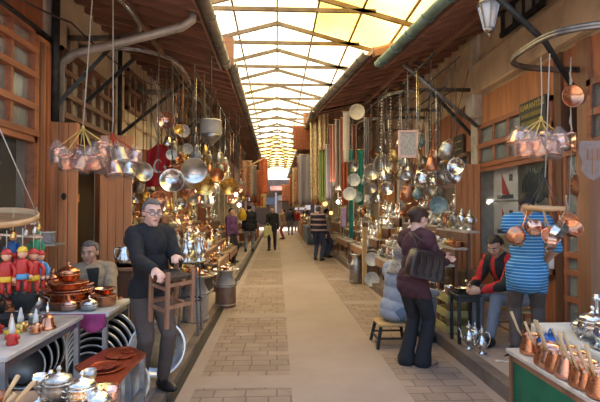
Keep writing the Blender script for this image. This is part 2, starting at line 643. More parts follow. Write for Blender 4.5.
# ------------------------------------------------------------------ facades
PL = [6.05 + 2.45 * i for i in range(14)]
mb = MB()
mb.box2((XL - 0.3, 3.3, 3.75), (XL, 6.0, 6.2), 'wood_red')
mb.box2((XL - 0.3, 6.0, 2.7), (XL - 0.02, 8.5, 2.82), 'wood_brown_y')
mb.box2((XL - 0.3, 6.0, 3.75), (XL, 8.5, 6.2), 'plaster_cream')
mb.box2((XL - 0.3, 8.5, 2.75), (XL, 40, 6.2), 'plaster_cream')
mb.box2((XL - 0.3, 3.3, 0.0), (XL, 5.9, 0.85), 'wood_brown')
for i, y in enumerate(PL):
    mb.box2((XL - 0.3, y - 0.16, 0.0), (XL + 0.04, y + 0.16, 4.6), 'pier_white' if i else 'plaster_grey')
mb.box2((XL - 0.3, 3.0, 0), (XL + 0.02, 3.3, 6.2), 'plaster_grey')
struct('wall_left', mb)
mb = MB()
mb.box2((XL, 5.66, 0.0), (XL + 0.05, 6.0, 3.75), 'wood_orange', 0.01)
mb.box2((XL + 0.05, 5.72, 0.3), (XL + 0.075, 5.80, 3.6), 'wood_brown')
mb.box2((XL + 0.05, 5.88, 0.3), (XL + 0.075, 5.96, 3.6), 'wood_red')
struct('trim_3', mb)
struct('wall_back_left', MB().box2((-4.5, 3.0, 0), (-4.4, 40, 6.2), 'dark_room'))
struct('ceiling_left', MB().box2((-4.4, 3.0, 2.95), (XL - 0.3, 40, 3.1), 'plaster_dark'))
# cornice band on the cream wall
struct('trim_4', MB().box2((XL, 8.7, 3.25), (XL + 0.1, 40, 3.42), 'plaster_cream', 0.02))


def sash(name, x, y0, y1, z0, z1, ys, zs, wmat, gmat, side, depth=0.07):
    """a window of panes in the plane x"""
    s = 1 if side == 'L' else -1
    fr = MB()
    a, b = x - 0.04, x + depth * s
    fr.box2((a, y0, z0), (b, y0 + 0.07, z1), wmat)
    fr.box2((a, y1 - 0.07, z0), (b, y1, z1), wmat)
    fr.box2((a, y0, z0), (b + 0.02 * s, y1, z0 + 0.07), wmat)
    fr.box2((a, y0, z1 - 0.07), (b, y1, z1), wmat)
    for y in ys:
        fr.box2((a, y - 0.025, z0), (b - 0.01 * s, y + 0.025, z1), wmat)
    for z in zs:
        fr.box2((a, y0, z - 0.035), (b + 0.012 * s, y1, z + 0.035), wmat)
    w = thing0(name)
    fr.build('frame', w)
    g = MB().box2((x - 0.012, y0 + 0.02, z0 + 0.02), (x - 0.004, y1 - 0.02, z1 - 0.02), gmat)
    g.build('pane', w)
    return w


def thing0(name):
    o = bpy.data.objects.new(name, None)
    COL.objects.link(o)
    o['kind'] = 'structure'
    return o


sash('window_1', XL, 3.3, 5.66, 2.44, 3.72, [4.1, 4.62, 5.13], [2.79, 3.16, 3.45], 'wood_red_y', 'pane', 'L')
sash('window_2', XL, 3.3, 5.66, 0.85, 2.44, [4.05], [], 'wood_red_y', 'pane_clear', 'L')
sash('window_3', XL, 6.25, 8.3, 2.82, 3.75, [6.6, 6.95, 7.3, 7.65, 8.0], [3.13, 3.44], 'wood_brown_y', 'pane_dusty', 'L')
for i, y in enumerate(PL[1:6]):
    if i % 2 == 0:
        sash('window_%d' % (4 + i), XL + 0.01, y + 0.5, y + 1.7, 3.5, 4.3, [y + 0.9, y + 1.3], [3.9], 'wood_brown_y', 'pane_dusty', 'L')


def board_door(name, x0, x1, y, z0, z1, mat, knob=True, n=4, rot=0.0):
    """a boarded door leaf standing open across the pavement"""
    d = thing0(name)
    mb = MB()
    wdt = (x1 - x0) / n
    for k in range(n):
        mb.box(((x0 + wdt * (k + 0.5)), y, (z0 + z1) / 2), (wdt - 0.008, 0.04, z1 - z0), mat, ch=0.006)
    mb.build('board_panel', d)
    mb = MB()
    for z in (z0 + 0.06, (z0 + z1) / 2, z1 - 0.06):
        mb.box(((x0 + x1) / 2, y + 0.03, z), (x1 - x0, 0.03, 0.1), mat)
    mb.build('ledge', d)
    if knob:
        mb = MB().ell(((x0 + x1) / 2 + 0.02, y - 0.03, (z0 + z1) / 2 + 0.02), (0.03, 0.025, 0.045), 'iron')
        mb.build('door_knob', d)
    return d


board_door('door_1', -2.86, -2.50, 6.0, 0.78, 2.68, 'wood_orange', n=3)
board_door('door_12', -2.46, -2.02, 6.62, 0.30, 2.62, 'wood_orange', False, 4)
board_door('door_2', -2.88, -2.58, 7.55, 0.10, 2.66, 'wood_red', False, 3)
board_door('door_3', -2.84, -2.40, 8.75, 0.10, 2.70, 'wood_orange', False, 4)
board_door('door_4', -2.86, -2.45, 11.2, 0.10, 2.70, 'wood_red', False, 4)
board_door('door_5', -2.86, -2.45, 13.65, 0.10, 2.70, 'wood_orange', False, 4)
board_door('door_6', -2.86, -2.40, 17.0, 0.10, 2.70, 'wood_red', False, 4)
board_door('door_7', 2.86, 3.27, 7.38, 0.62, 2.32, 'wood_orange', False, 4)
board_door('door_8', 2.85, 3.30, 10.3, 0.30, 2.60, 'wood_red', False, 4)
board_door('door_9', 2.85, 3.30, 12.9, 0.30, 2.60, 'wood_orange', False, 4)

# right facade
PR = [7.75 + 2.5 * i for i in range(13)]
mb = MB()
mb.box2((XR, 3.6, 3.46), (XR + 0.3, 40, 6.2), 'plaster_cream')
mb.box2((XR, 5.5, 2.98), (XR + 0.3, 7.6, 3.46), 'wood_orange')
mb.box2((XR, 3.6, 2.98), (XR + 0.3, 5.4, 3.46), 'wood_red')
mb.box2((XR, 7.9, 2.6), (XR + 0.3, 40, 3.46), 'wood_red')
mb.box2((XR, 5.5, 0.0), (XR + 0.3, 7.6, 0.80), 'wood_red')
for i, y in enumerate(PR):
    mb.box2((XR - 0.06, y - 0.13, 0.0), (XR + 0.3, y + 0.13, 4.7), 'pier_white')
mb.box2((XR - 0.16, PR[0] - 0.2, 3.12), (XR + 0.1, PR[0] + 0.14, 3.52), 'pier_white', 0.02)
mb.box2((XR - 0.04, 4.86, 0.0), (XR + 0.3, 5.06, 3.46), 'wood_brown')
mb.box2((XR - 0.04, 5.36, 0.0), (XR + 0.3, 5.50, 3.46), 'wood_dark')
mb.box2((XR - 0.03, 3.4, 0), (XR + 0.3, 3.6, 6.2), 'plaster_grey')
struct('wall_right', mb)
struct('trim_5', MB().box2((XR - 0.14, 3.6, 3.50), (XR, PR[0] - 0.13, 4.02), 'plaster_cream', 0.02))
struct('wall_back_right', MB().box2((4.9, 3.0, 0), (5.0, 40, 6.2), 'plaster_grey'))
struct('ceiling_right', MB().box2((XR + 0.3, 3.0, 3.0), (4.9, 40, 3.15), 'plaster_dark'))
sash('window_10', XR, 5.5, 7.6, 2.27, 2.98, [5.72, 6.15, 6.60, 7.05], [2.62], 'wood_red_y', 'pane', 'R')
sash('window_11', XR, 5.5, 7.6, 0.80, 2.27, [], [], 'wood_red_y', 'pane_clear', 'R')
sash('window_12', XR, 3.6, 4.86, 2.27, 2.98, [4.0, 4.43], [2.62], 'wood_red_y', 'pane', 'R')
sash('window_13', XR, 7.95, 10.1, 2.0, 2.6, [8.4, 8.9, 9.4, 9.8], [2.3], 'wood_brown_y', 'pane', 'R')
sash('window_14', XR - 0.03, 5.6, 6.7, 4.12, 4.9, [5.85, 6.1, 6.35], [4.5], 'iron', 'pane_dusty', 'R')
d = thing0('door_10')
mb = MB()
for y in (5.08, 5.34):
    mb.box2((XR - 0.02, y - 0.03, 0.12), (XR + 0.05, y + 0.03, 2.27), 'wood_red')
for z in (0.15, 0.55, 0.86, 1.06, 2.24):
    mb.box2((XR - 0.025, 5.06, z - 0.03), (XR + 0.05, 5.36, z + 0.03), 'wood_red')
mb.build('frame', d)
MB().box2((XR + 0.01, 5.08, 0.14), (XR + 0.02, 5.34, 2.24), 'pane').build('pane', d)

# far end of the bazaar
mb = MB()
mb.box2((-9, 45, 0), (9, 46, 4.5), 'far_wall')
struct('wall_far', mb)
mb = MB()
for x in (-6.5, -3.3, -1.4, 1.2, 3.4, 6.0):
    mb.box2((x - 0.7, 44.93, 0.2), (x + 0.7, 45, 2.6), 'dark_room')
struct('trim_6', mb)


# ------------------------------------------------------------------ awnings and gutters
def awning(name, p0, p1, zg, xw, zw, n):
    mb = MB()
    (x0, y0), (x1, y1) = p0, p1
    vs = [(x0, y0, zg), (x1, y1, zg), (xw, y1, zw), (xw, y0, zw)]
    vs += [(a, b, c + 0.05) for a, b, c in vs]
    mb.add(vs, [(0, 1, 2, 3), (7, 6, 5, 4), (0, 4, 5, 1), (1, 5, 6, 2), (2, 6, 7, 3), (3, 7, 4, 0)], 'awning_wood', False)
    for k in range(n + 1):
        t = k / n
        y = y0 + (y1 - y0) * t
        xg = x0 + (x1 - x0) * t
        mb.bar((xg, y, zg - 0.05), (xw, y, zw - 0.05), 0.075, 0.10, 'rafter_wood')
    mb.bar((x0, y0, zg - 0.02), (x1, y1, zg - 0.02), 0.03, 0.16, 'rafter_wood')
    xm0, xm1, zm = (x0 + xw) / 2, (x1 + xw) / 2, (zg + zw) / 2
    mb.bar((xm0, y0, zm - 0.13), (xm1, y1, zm - 0.13), 0.08, 0.08, 'rafter_wood')
    return struct(name, mb)


def gutter(p0, p1, z, mat, label, sgn, step=0.9):
    (x0, y0), (x1, y1) = p0, p1
    mb = MB()
    prof = [(0.085 * math.cos(a), 0.085 * math.sin(a)) for a in [PI + PI * k / 8 for k in range(9)]]
    inner = [(0.078 * math.cos(a), 0.078 * math.sin(a)) for a in [2 * PI - PI * k / 8 for k in range(9)]]
    poly = prof + inner
    n = len(poly)
    vs = []
    for (x, y) in ((x0, y0), (x1, y1)):
        vs += [(x + sgn * 0.09 + a, y, z + b) for a, b in poly]
    fs = [(k, (k + 1) % n, n + (k + 1) % n, n + k) for k in range(n)]
    mb.add(vs, fs, mat, True)
    o = mb.build('rain_gutter')
    L = y1 - y0
    k = 0.4
    while k < L:
        t = k / L
        MB().tube([(x0 + (x1 - x0) * t + sgn * 0.09 + 0.092 * math.cos(a), y0 + k, z + 0.092 * math.sin(a)) for a in [PI + PI * q / 8 for q in range(9)]], 0.012, mat, 5).build('bracket', o)
        k += step
    return tag(o, label, 'gutter')


ZL1, ZL2 = 4.13, 4.20
for _y in [4.2 + 2.7 * i for i in range(13)]:
    struct('floor_band', MB().box2((-0.72, _y, -0.05), (0.13, _y + 0.30, 0.0015), 'concrete_path'))
    struct('floor_band', MB().box2((1.14, _y + 0.9, -0.05), (1.80, _y + 1.2, 0.0015), 'concrete_path'))
awning('roof_awning', (-0.98, 3.0), (-0.98, 8.2), ZL1, XL, 4.66, 15)
awning('roof_awning', (-0.90, 8.2), (-0.95, 37.5), ZL2, XL, 4.70, 75)
awning('roof_awning', (2.22, 3.0), (1.75, 7.5), 3.98, XR, 4.62, 13)
awning('roof_awning', (1.58, 7.5), (1.06, 11.9), 4.18, XR, 4.70, 12)
awning('roof_awning', (1.04, 11.9), (0.95, 37.5), 4.18, XR, 4.70, 64)
gutter((-0.98, 3.0), (-0.98, 8.2), ZL1, 'gutter_grey', 'short grey roof gutter with the pale drainpipe attached', 1)
gutter((-0.90, 8.22), (-0.95, 37.5), ZL2, 'gutter_grey', 'long dark roof gutter above the stalls with the flag and round tray table', 1, 1.6)
gutter((2.22, 3.0), (1.75, 7.5), 3.98, 'gutter_teal', 'teal painted roof gutter above the woman and the lantern', -1, 0.55)
gutter((1.58, 7.52), (1.06, 11.9), 4.18, 'gutter_grey', 'dark gutter between the teal gutter and the hanging scarves', -1, 0.8)
gutter((1.04, 11.92), (0.95, 37.5), 4.18, 'gutter_grey', 'far dark gutter running on beyond the hanging carpet and scarves', -1, 1.6)
struct('trim_7', MB().box2((-1.02, 8.2, 4.12), (-0.76, 8.26, 4.62), 'rafter_wood'))

# ------------------------------------------------------------------ glazed roof over the alley
RX0, RX1, RZ, RS = -2.4, 2.9, 5.18, 0.27


def roof_z(x):
    return RZ - RS * abs(x)


def rx(x):
    return x


Y0R, Y1R = 4.3, 38.2
mb = MB()
nx = 132
for a, b in ((RX0, 0.0), (0.0, RX1)):
    n = 150
    ys = [Y0R + (Y1R - Y0R) * k / n for k in range(n + 1)]
    xs = [a + (b - a) * k / 4 for k in range(5)]
    vs, fs, fs2 = [], [], []
    for k, y in enumerate(ys):
        for x in xs:
            vs.append((x, y, roof_z(x) + 0.075 + 0.018 * (k % 2)))
    for k in range(n):
        for j in range(4):
            q = k * 5 + j
            old = (a == 0.0 and j > 0 and ys[k] < 8.9) or (a < 0 and j == 0 and ys[k] < 7.4) or (ys[k] > 23 and (int(ys[k] / 1.5) + j) % 2 == 0)
            (fs2 if old else fs).append((q, q + 1, q + 6, q + 5))
    mb.add(vs, fs, 'poly_sheet', True)
    mb.add(vs, fs2, 'poly_sheet_aged', True)
struct('ceiling', mb)
k = 0
y = 4.45
while y < 38.2:
    mb = MB()
    mb.bar((RX0, y, roof_z(RX0)), (0, y, RZ), 0.05, 0.075, 'roof_steel')
    mb.bar((0, y, RZ), (RX1, y, roof_z(RX1)), 0.05, 0.075, 'roof_steel')
    mb.bar((-1.5, y, 4.80), (1.6, y, 4.80), 0.05, 0.065, 'roof_steel')
    struct('ceiling_beam', mb)
    y += 1.5
for x in (-2.1, -1.45, -0.75, 0.0, 0.7, 1.4, 2.1, 2.6):
    struct('ceiling_beam', MB().bar((x, Y0R, roof_z(x) + 0.055), (x, Y1R, roof_z(x) + 0.055), 0.035, 0.035, 'roof_steel'))
# ------------------------------------------------------------------ shop goods: one model of each kind, copied
def arc_handle(c, r, a0, a1, th, mat, n=10, ax='x', sq=1.0):
    pts = []
    for k in range(n + 1):
        a = a0 + (a1 - a0) * k / n
        p = (r * math.cos(a), r * sq * math.sin(a))
        pts.append((c[0] + p[0], c[1], c[2] + p[1]) if ax == 'x' else (c[0], c[1] + p[0], c[2] + p[1]))
    return MB().tube(pts, th, mat, 6)


def k_teapot(m):
    b = MB().lathe([(0.05, 0), (0.055, 0.012), (0.04, 0.02), (0.085, 0.055), (0.10, 0.095), (0.085, 0.135), (0.05, 0.155), (0.045, 0.165)], m)
    l = MB().lathe([(0.048, 0.165), (0.04, 0.185), (0.012, 0.20), (0.008, 0.21), (0.014, 0.222), (0.001, 0.232)], m)
    s = MB().tube([(0.085, 0, 0.07), (0.13, 0, 0.10), (0.15, 0, 0.15), (0.175, 0, 0.17)], [0.022, 0.016, 0.011, 0.009], m)
    h = arc_handle((-0.085, 0, 0.105), 0.055, PI / 2, 3 * PI / 2, 0.008, m)
    return [('body', b), ('lid', l), ('spout', s), ('handle', h)], 0.11


def k_ewer(m):
    b = MB().lathe([(0.055, 0), (0.06, 0.015), (0.03, 0.035), (0.028, 0.05), (0.075, 0.11), (0.08, 0.16), (0.055, 0.22), (0.03, 0.27), (0.026, 0.31), (0.045, 0.345), (0.04, 0.35)], m)
    l = MB().lathe([(0.04, 0.35), (0.03, 0.375), (0.008, 0.395), (0.006, 0.41), (0.012, 0.42), (0.001, 0.435)], m)
    s = MB().tube([(0.07, 0, 0.13), (0.115, 0, 0.18), (0.12, 0, 0.26), (0.155, 0, 0.32)], [0.018, 0.013, 0.009, 0.008], m)
    h = MB().tube([(-0.04, 0, 0.335), (-0.10, 0, 0.33), (-0.125, 0, 0.25), (-0.10, 0, 0.16), (-0.07, 0, 0.13)], 0.007, m, 6)
    return [('body', b), ('lid', l), ('spout', s), ('handle', h)], 0.10


def k_vase(m):
    b = MB().lathe([(0.05, 0), (0.055, 0.012), (0.03, 0.03), (0.06, 0.09), (0.07, 0.14), (0.05, 0.20), (0.024, 0.25), (0.022, 0.30), (0.045, 0.34), (0.038, 0.34), (0.018, 0.30)], m)
    return [('body', b)], 0.075


def k_goblet(m):
    b = MB().lathe([(0.042, 0), (0.04, 0.008), (0.01, 0.02), (0.012, 0.05), (0.018, 0.06), (0.01, 0.07), (0.035, 0.095), (0.045, 0.13), (0.042, 0.165), (0.038, 0.165), (0.03, 0.10)], m, 16)
    return [('body', b)], 0.05


def k_candlestick(m):
    b = MB().lathe([(0.06, 0), (0.06, 0.012), (0.03, 0.03), (0.012, 0.05), (0.012, 0.10), (0.025, 0.115), (0.012, 0.13), (0.011, 0.22), (0.03, 0.235), (0.04, 0.24), (0.02, 0.245), (0.018, 0.27), (0.001, 0.27)], m, 16)
    return [('body', b)], 0.06


def k_bowl(m):
    b = MB().lathe([(0.04, 0), (0.045, 0.01), (0.085, 0.03), (0.11, 0.07), (0.118, 0.072), (0.115, 0.078), (0.105, 0.07), (0.08, 0.035), (0.001, 0.02)], m)
    return [('body', b)], 0.118


def k_lidded(m):
    b = MB().lathe([(0.05, 0), (0.06, 0.008), (0.10, 0.03), (0.11, 0.07), (0.12, 0.075), (0.115, 0.082)], m)
    l = MB().lathe([(0.115, 0.082), (0.10, 0.115), (0.06, 0.145), (0.015, 0.16), (0.01, 0.175), (0.018, 0.19), (0.001, 0.20)], m)
    return [('body', b), ('lid', l)], 0.12


def k_urn(m):
    b = MB().lathe([(0.08, 0), (0.085, 0.03), (0.05, 0.05), (0.045, 0.08), (0.10, 0.13), (0.115, 0.22), (0.105, 0.30), (0.07, 0.335)], m)
    l = MB().lathe([(0.07, 0.335), (0.06, 0.36), (0.03, 0.375), (0.028, 0.42), (0.04, 0.43), (0.01, 0.45), (0.016, 0.47), (0.001, 0.48)], m)
    t = MB().tube([(0.10, 0, 0.15), (0.15, 0, 0.15), (0.155, 0, 0.12)], 0.01, m, 6).box((0.13, 0, 0.175), (0.012, 0.012, 0.04), m)
    out = [('body', b), ('lid', l), ('tap', t)]
    for s in (-1, 1):
        out.append(('handle', MB().tube([(0, s * 0.10, 0.28), (0, s * 0.15, 0.29), (0, s * 0.155, 0.22), (0, s * 0.11, 0.20)], 0.008, m, 6)))
    return out, 0.13


def k_samovar(m):
    """squat ornate silver tureen on feet with a finial"""
    b = MB().lathe([(0.05, 0.03), (0.085, 0.05), (0.12, 0.10), (0.125, 0.14), (0.11, 0.17), (0.13, 0.185), (0.12, 0.19)], m, 24, None, 8, 0.04)
    l = MB().lathe([(0.12, 0.19), (0.10, 0.225), (0.05, 0.25), (0.015, 0.262), (0.012, 0.28), (0.024, 0.295), (0.014, 0.315), (0.001, 0.325)], m, 24)
    out = [('body', b), ('lid', l)]
    for k in range(4):
        a = PI / 4 + k * PI / 2
        out.append(('foot', MB().tube([(0.11 * math.cos(a), 0.11 * math.sin(a), 0), (0.095 * math.cos(a), 0.095 * math.sin(a), 0.03), (0.06 * math.cos(a), 0.06 * math.sin(a), 0.05)], [0.014, 0.009, 0.012], m, 6)))
    for s in (-1, 1):
        out.append(('handle', MB().tube([(s * 0.115, 0, 0.15), (s * 0.16, 0, 0.17), (s * 0.165, 0, 0.12), (s * 0.115, 0, 0.10)], 0.008, m, 6)))
    return out, 0.15


def k_jug(m):
    b = MB().lathe([(0.055, 0), (0.075, 0.02), (0.08, 0.07), (0.06, 0.12), (0.045, 0.15), (0.055, 0.185), (0.05, 0.185), (0.04, 0.15)], m)
    h = MB().tube([(-0.045, 0, 0.17), (-0.10, 0, 0.165), (-0.105, 0, 0.10), (-0.075, 0, 0.06)], 0.008, m, 6)
    return [('body', b), ('handle', h)], 0.10


def k_pot(m):
    b = MB().lathe([(0.09, 0), (0.105, 0.015), (0.11, 0.10), (0.105, 0.12), (0.115, 0.125), (0.11, 0.13), (0.10, 0.12), (0.10, 0.02), (0.001, 0.012)], m)
    out = [('body', b)]
    for s in (-1, 1):
        out.append(('handle', MB().tube([(s * 0.105, -0.03, 0.09), (s * 0.145, -0.025, 0.10), (s * 0.145, 0.025, 0.10), (s * 0.105, 0.03, 0.09)], 0.007, m, 6)))
    return out, 0.13


def k_grinder(m):
    b = MB().lathe([(0.035, 0), (0.038, 0.02), (0.035, 0.10), (0.037, 0.11), (0.034, 0.12), (0.034, 0.20), (0.02, 0.225), (0.008, 0.23), (0.008, 0.25), (0.001, 0.25)], m, 14)
    h = MB().tube([(0, 0, 0.245), (0.07, 0, 0.25), (0.072, 0, 0.27)], 0.005, m, 5).ell((0.072, 0, 0.275), (0.012, 0.012, 0.012), m, None, 8, 5)
    return [('body', b), ('crank', h)], 0.06


def k_cup(m):
    b = MB().lathe([(0.03, 0), (0.034, 0.006), (0.042, 0.06), (0.044, 0.08), (0.040, 0.08), (0.036, 0.01), (0.001, 0.008)], m, 14)
    h = arc_handle((-0.040, 0, 0.045), 0.022, PI / 2, 3 * PI / 2, 0.005, m, 7)
    return [('body', b), ('handle', h)], 0.055


def k_tray(m):
    b = MB().lathe([(0.15, 0), (0.165, 0.008), (0.185, 0.022), (0.19, 0.022), (0.188, 0.027), (0.16, 0.012), (0.001, 0.008)], m, 28)
    return [('body', b)], 0.19


def k_cezve(m):
    """coffee pot with a flared base, narrow neck and long wooden handle"""
    b = MB().lathe([(0.05, 0), (0.056, 0.008), (0.056, 0.03), (0.040, 0.085), (0.044, 0.105), (0.040, 0.105), (0.036, 0.085), (0.05, 0.02), (0.001, 0.015)], m, 18)
    h = MB().tube([(-0.042, 0, 0.092), (-0.06, 0, 0.12), (-0.095, 0, 0.215)], [0.005, 0.006, 0.0075], 'wood_pale', 8)
    return [('body', b), ('handle', h)], 0.06


def k_mortar(m):
    b = MB().lathe([(0.05, 0), (0.05, 0.012), (0.035, 0.02), (0.045, 0.08), (0.055, 0.105), (0.05, 0.105), (0.04, 0.03), (0.001, 0.025)], m, 16)
    p = MB().lathe([(0.001, 0.03), (0.018, 0.035), (0.01, 0.06), (0.009, 0.15), (0.015, 0.17), (0.001, 0.18)], m, 10, Matrix.Rotation(0.2, 4, 'Y'))
    return [('body', b), ('pestle', p)], 0.06


def k_lantern(m):
    b = MB().lathe([(0.05, 0), (0.06, 0.01), (0.055, 0.02), (0.075, 0.07), (0.06, 0.13), (0.04, 0.15)], 'mosaic', 16)
    t = MB().lathe([(0.045, 0.15), (0.04, 0.17), (0.012, 0.20), (0.012, 0.22), (0.001, 0.225)], m, 16)
    f = MB().lathe([(0.055, -0.012), (0.06, 0.0), (0.052, 0.004)], m, 16, xyz((0, 0, 0.012)))
    return [('glass', b), ('cap', t), ('base', f)], 0.078


KINDS = {
    'teapot': (k_teapot, 'teapot with curved spout', 'teapot'), 'ewer': (k_ewer, 'thin-spouted ewer', 'ewer'),
    'vase': (k_vase, 'slender vase', 'vase'), 'goblet': (k_goblet, 'stemmed goblet', 'goblet'),
    'candlestick': (k_candlestick, 'candlestick', 'candlestick'), 'bowl': (k_bowl, 'open bowl', 'bowl'),
    'lidded_bowl': (k_lidded, 'domed lidded bowl', 'bowl'), 'urn': (k_urn, 'tall urn with tap', 'urn'),
    'tureen': (k_samovar, 'footed tureen', 'tureen'), 'jug': (k_jug, 'jug', 'jug'), 'cooking_pot': (k_pot, 'two-handled pot', 'pot'),
    'coffee_grinder': (k_grinder, 'coffee grinder with crank', 'grinder'), 'cup': (k_cup, 'cup', 'cup'),
    'serving_tray': (k_tray, 'round tray', 'tray'), 'coffee_pot': (k_cezve, 'wooden-handled coffee pot', 'coffee pot'),
    'mortar': (k_mortar, 'mortar with pestle', 'mortar'), 'table_lantern': (k_lantern, 'mosaic glass lantern', 'lantern'),
}
PROTO = {}


def dup(src, loc, rz, sc, label, cat, group):
    r = src.copy()
    COL.objects.link(r)
    r.location, r.rotation_euler, r.scale = loc, ((0, 0, rz) if not isinstance(rz, (tuple, list)) else rz), (sc, sc, sc)
    for ch in src.children:
        c = ch.copy()
        COL.objects.link(c)
        c.parent = r
        for g in ch.children:
            e = g.copy()
            COL.objects.link(e)
            e.parent = c
    return tag(r, label, cat, group)


def good(kind, mat, loc, rz=0.0, sc=1.0, label='', group=None, single=False, name=None):
    fn, phrase, cat = KINDS[kind]
    key = (kind, mat, single)
    if key in PROTO:
        r = dup(PROTO[key], loc, rz, sc, label, cat, group)
        if name:
            r.name = name
        return r
    parts, rad = fn(mat)
    if single or len(parts) == 1:
        mb = MB()
        for _, p in parts:
            mb.join(p)
        r = mb.build(name or kind)
        tag(r, label, cat, group)
    else:
        r = thing(name or kind, label, cat, group=group)
        for pn, p in parts:
            p.build(pn, r)
    r.location, r.rotation_euler, r.scale = loc, ((0, 0, rz) if not isinstance(rz, (tuple, list)) else rz), (sc, sc, sc)
    PROTO[key] = r
    return r


MATWORD = {'copper': 'copper', 'copper_old': 'dark copper', 'copper_pink': 'pale copper', 'brass': 'brass', 'brass_old': 'dull brass',
           'silver': 'silver', 'tin': 'grey tin', 'pewter': 'dark pewter', 'copper_red': 'red copper', 'iron': 'black iron', 'aluminium': 'aluminium'}
RADC = {k: None for k in KINDS}


def radius(kind):
    if RADC[kind] is None:
        RADC[kind] = KINDS[kind][0]('tin')[1]
    return RADC[kind]


def row(kinds, mats, a, b, phrase, group, seed, rz=None, scale=(0.85, 1.2), gap=0.02, single=False, limit=29):
    """goods standing in one row from a to b; each is told apart by its place in the row"""
    r = random.Random(seed)
    a, b = Vector(a), Vector(b)
    L = (b - a).length
    d = (b - a) / L
    s = 0.0
    k = 0
    while k < limit:
        kind = r.choice(kinds)
        mat = r.choice(mats)
        sc = r.uniform(*scale)
        rad = radius(kind) * sc
        if s + 2 * rad > L:
            break
        p = a + d * (s + rad)
        if rz is None:
            rot = r.uniform(-0.3, 0.3) + math.atan2(d.y, d.x) + r.choice((0, PI))
            ext = 1.45 if kind in ('teapot', 'ewer', 'coffee_pot', 'coffee_grinder') else 1.0
        else:
            rot = rz + r.uniform(-0.25, 0.25)
            ext = 1.0
        good(kind, mat, p, rot + 0.0, sc, '%s %s, %s %s' % (MATWORD[mat], KINDS[kind][1], ORD[k], phrase), group, single)
        s += 2 * rad * ext + gap * r.uniform(0.5, 1.6)
        k += 1


# ------------------------------------------------------------------ hanging goods
HP = []


def hang_disc(p, r, mat, label, cat='plate', name='hanging_plate', face=(0, -1, 0), top=None, smat='string_dark', dish=0.25, rim='', group=None):
    """a plate, pan lid or tray hung by a string, its face towards the alley"""
    f = Vector(face).normalized()
    T = Matrix.Translation(p) @ f.to_track_quat('Z', 'Y').to_matrix().to_4x4()
    HP.append(Vector(p))
    o = thing(name, label, cat, group=group)
    mb = MB().lathe([(0.001, 0.0), (r * 0.6, 0.004), (r * 0.68, 0.02), (r * 0.97, r * dish * 0.5 + 0.02), (r, r * dish * 0.5 + 0.022),
                     (r * 0.98, r * dish * 0.5 + 0.012), (r * 0.66, 0.0), (0.001, -0.012)], mat, 22, T)
    mb.build('dish', o)
    if rim:
        MB().tube([T @ Vector((r * math.cos(a), r * math.sin(a), r * dish * 0.5 + 0.02)) for a in [2 * PI * k / 20 for k in range(20)]], 0.01, rim, 5, True).build('rim', o)
    if top:
        MB().tube([Vector(p) + Vector((0, 0, r * 0.95)), Vector((p[0], p[1], top))], 0.006, smat, 5).build('string', o)
    return o


def hang_lamp(p, s, mat, gmat, label, top, name='hanging_glass_lamp', cat='lamp'):
    o = thing(name, label, cat)
    T = Matrix.Translation(p) @ Matrix.Scale(s, 4)
    MB().lathe([(0.001, -0.12), (0.02, -0.115), (0.085, -0.06), (0.10, 0.0), (0.075, 0.07), (0.045, 0.10), (0.05, 0.14)], gmat, 18, T).build('shade', o)
    MB().lathe([(0.052, 0.14), (0.055, 0.15), (0.02, 0.19), (0.001, 0.20)], mat, 14, T).build('cap', o)
    MB().lathe([(0.001, -0.17), (0.01, -0.15), (0.018, -0.135), (0.022, -0.115), (0.001, -0.11)], mat, 10, T).build('finial', o)
    for k in range(3):
        a = 2 * PI * k / 3 + 0.3
        MB().tube([Vector(p) + Vector((0.05 * s * math.cos(a), 0.05 * s * math.sin(a), 0.14 * s)), Vector((p[0], p[1], min(top, p[2] + 0.5 * s)))], 0.004, mat, 4).build('chain', o)
    MB().tube([Vector((p[0], p[1], min(top, p[2] + 0.5 * s))), Vector((p[0], p[1], top))], 0.005, mat, 4).build('cord', o)
    return o


BELL = [(0.070, -0.015), (0.074, -0.01), (0.066, 0.005), (0.052, 0.085), (0.056, 0.10), (0.050, 0.10), (0.046, 0.085), (0.058, 0.01), (0.001, 0.004)]


def hang_pot(p, tilt, knot, mat, smat, label, group, s=1.0, wrap=True):
    """a copper pot with a handle hung from a knot of strings, wrapped in clear plastic"""
    T = Matrix.Translation(p) @ Euler(tilt).to_matrix().to_4x4() @ Matrix.Scale(s, 4)
    o = thing('hanging_copper_pot', label, 'pot', group=group)
    MB().lathe(BELL, mat, 18, T).build('body', o)
    MB().tube([T @ Vector(q) for q in ((0.05, 0, 0.085), (0.09, 0, 0.10), (0.13, 0, 0.085))], [0.006 * s, 0.007 * s, 0.009 * s], mat, 6).build('handle', o)
    MB().tube([T @ Vector((0, 0, 0.10)), Vector(knot)], 0.0065, smat, 5).build('string', o)
    if wrap:
        r = random.Random(int(p[0] * 977 + p[2] * 313))
        mb = MB()
        prof = [(0.001, -0.035), (0.07, -0.03), (0.086, 0.02), (0.07, 0.09), (0.04, 0.13), (0.012, 0.16)]
        mb.lathe(prof, 'plastic_wrap', 11, T, 5, 0.06)
        mb.v = [(a + r.uniform(-0.006, 0.006), b + r.uniform(-0.006, 0.006), c + r.uniform(-0.006, 0.006)) for a, b, c in mb.v]
        mb.build('plastic_bag', o)
    return o


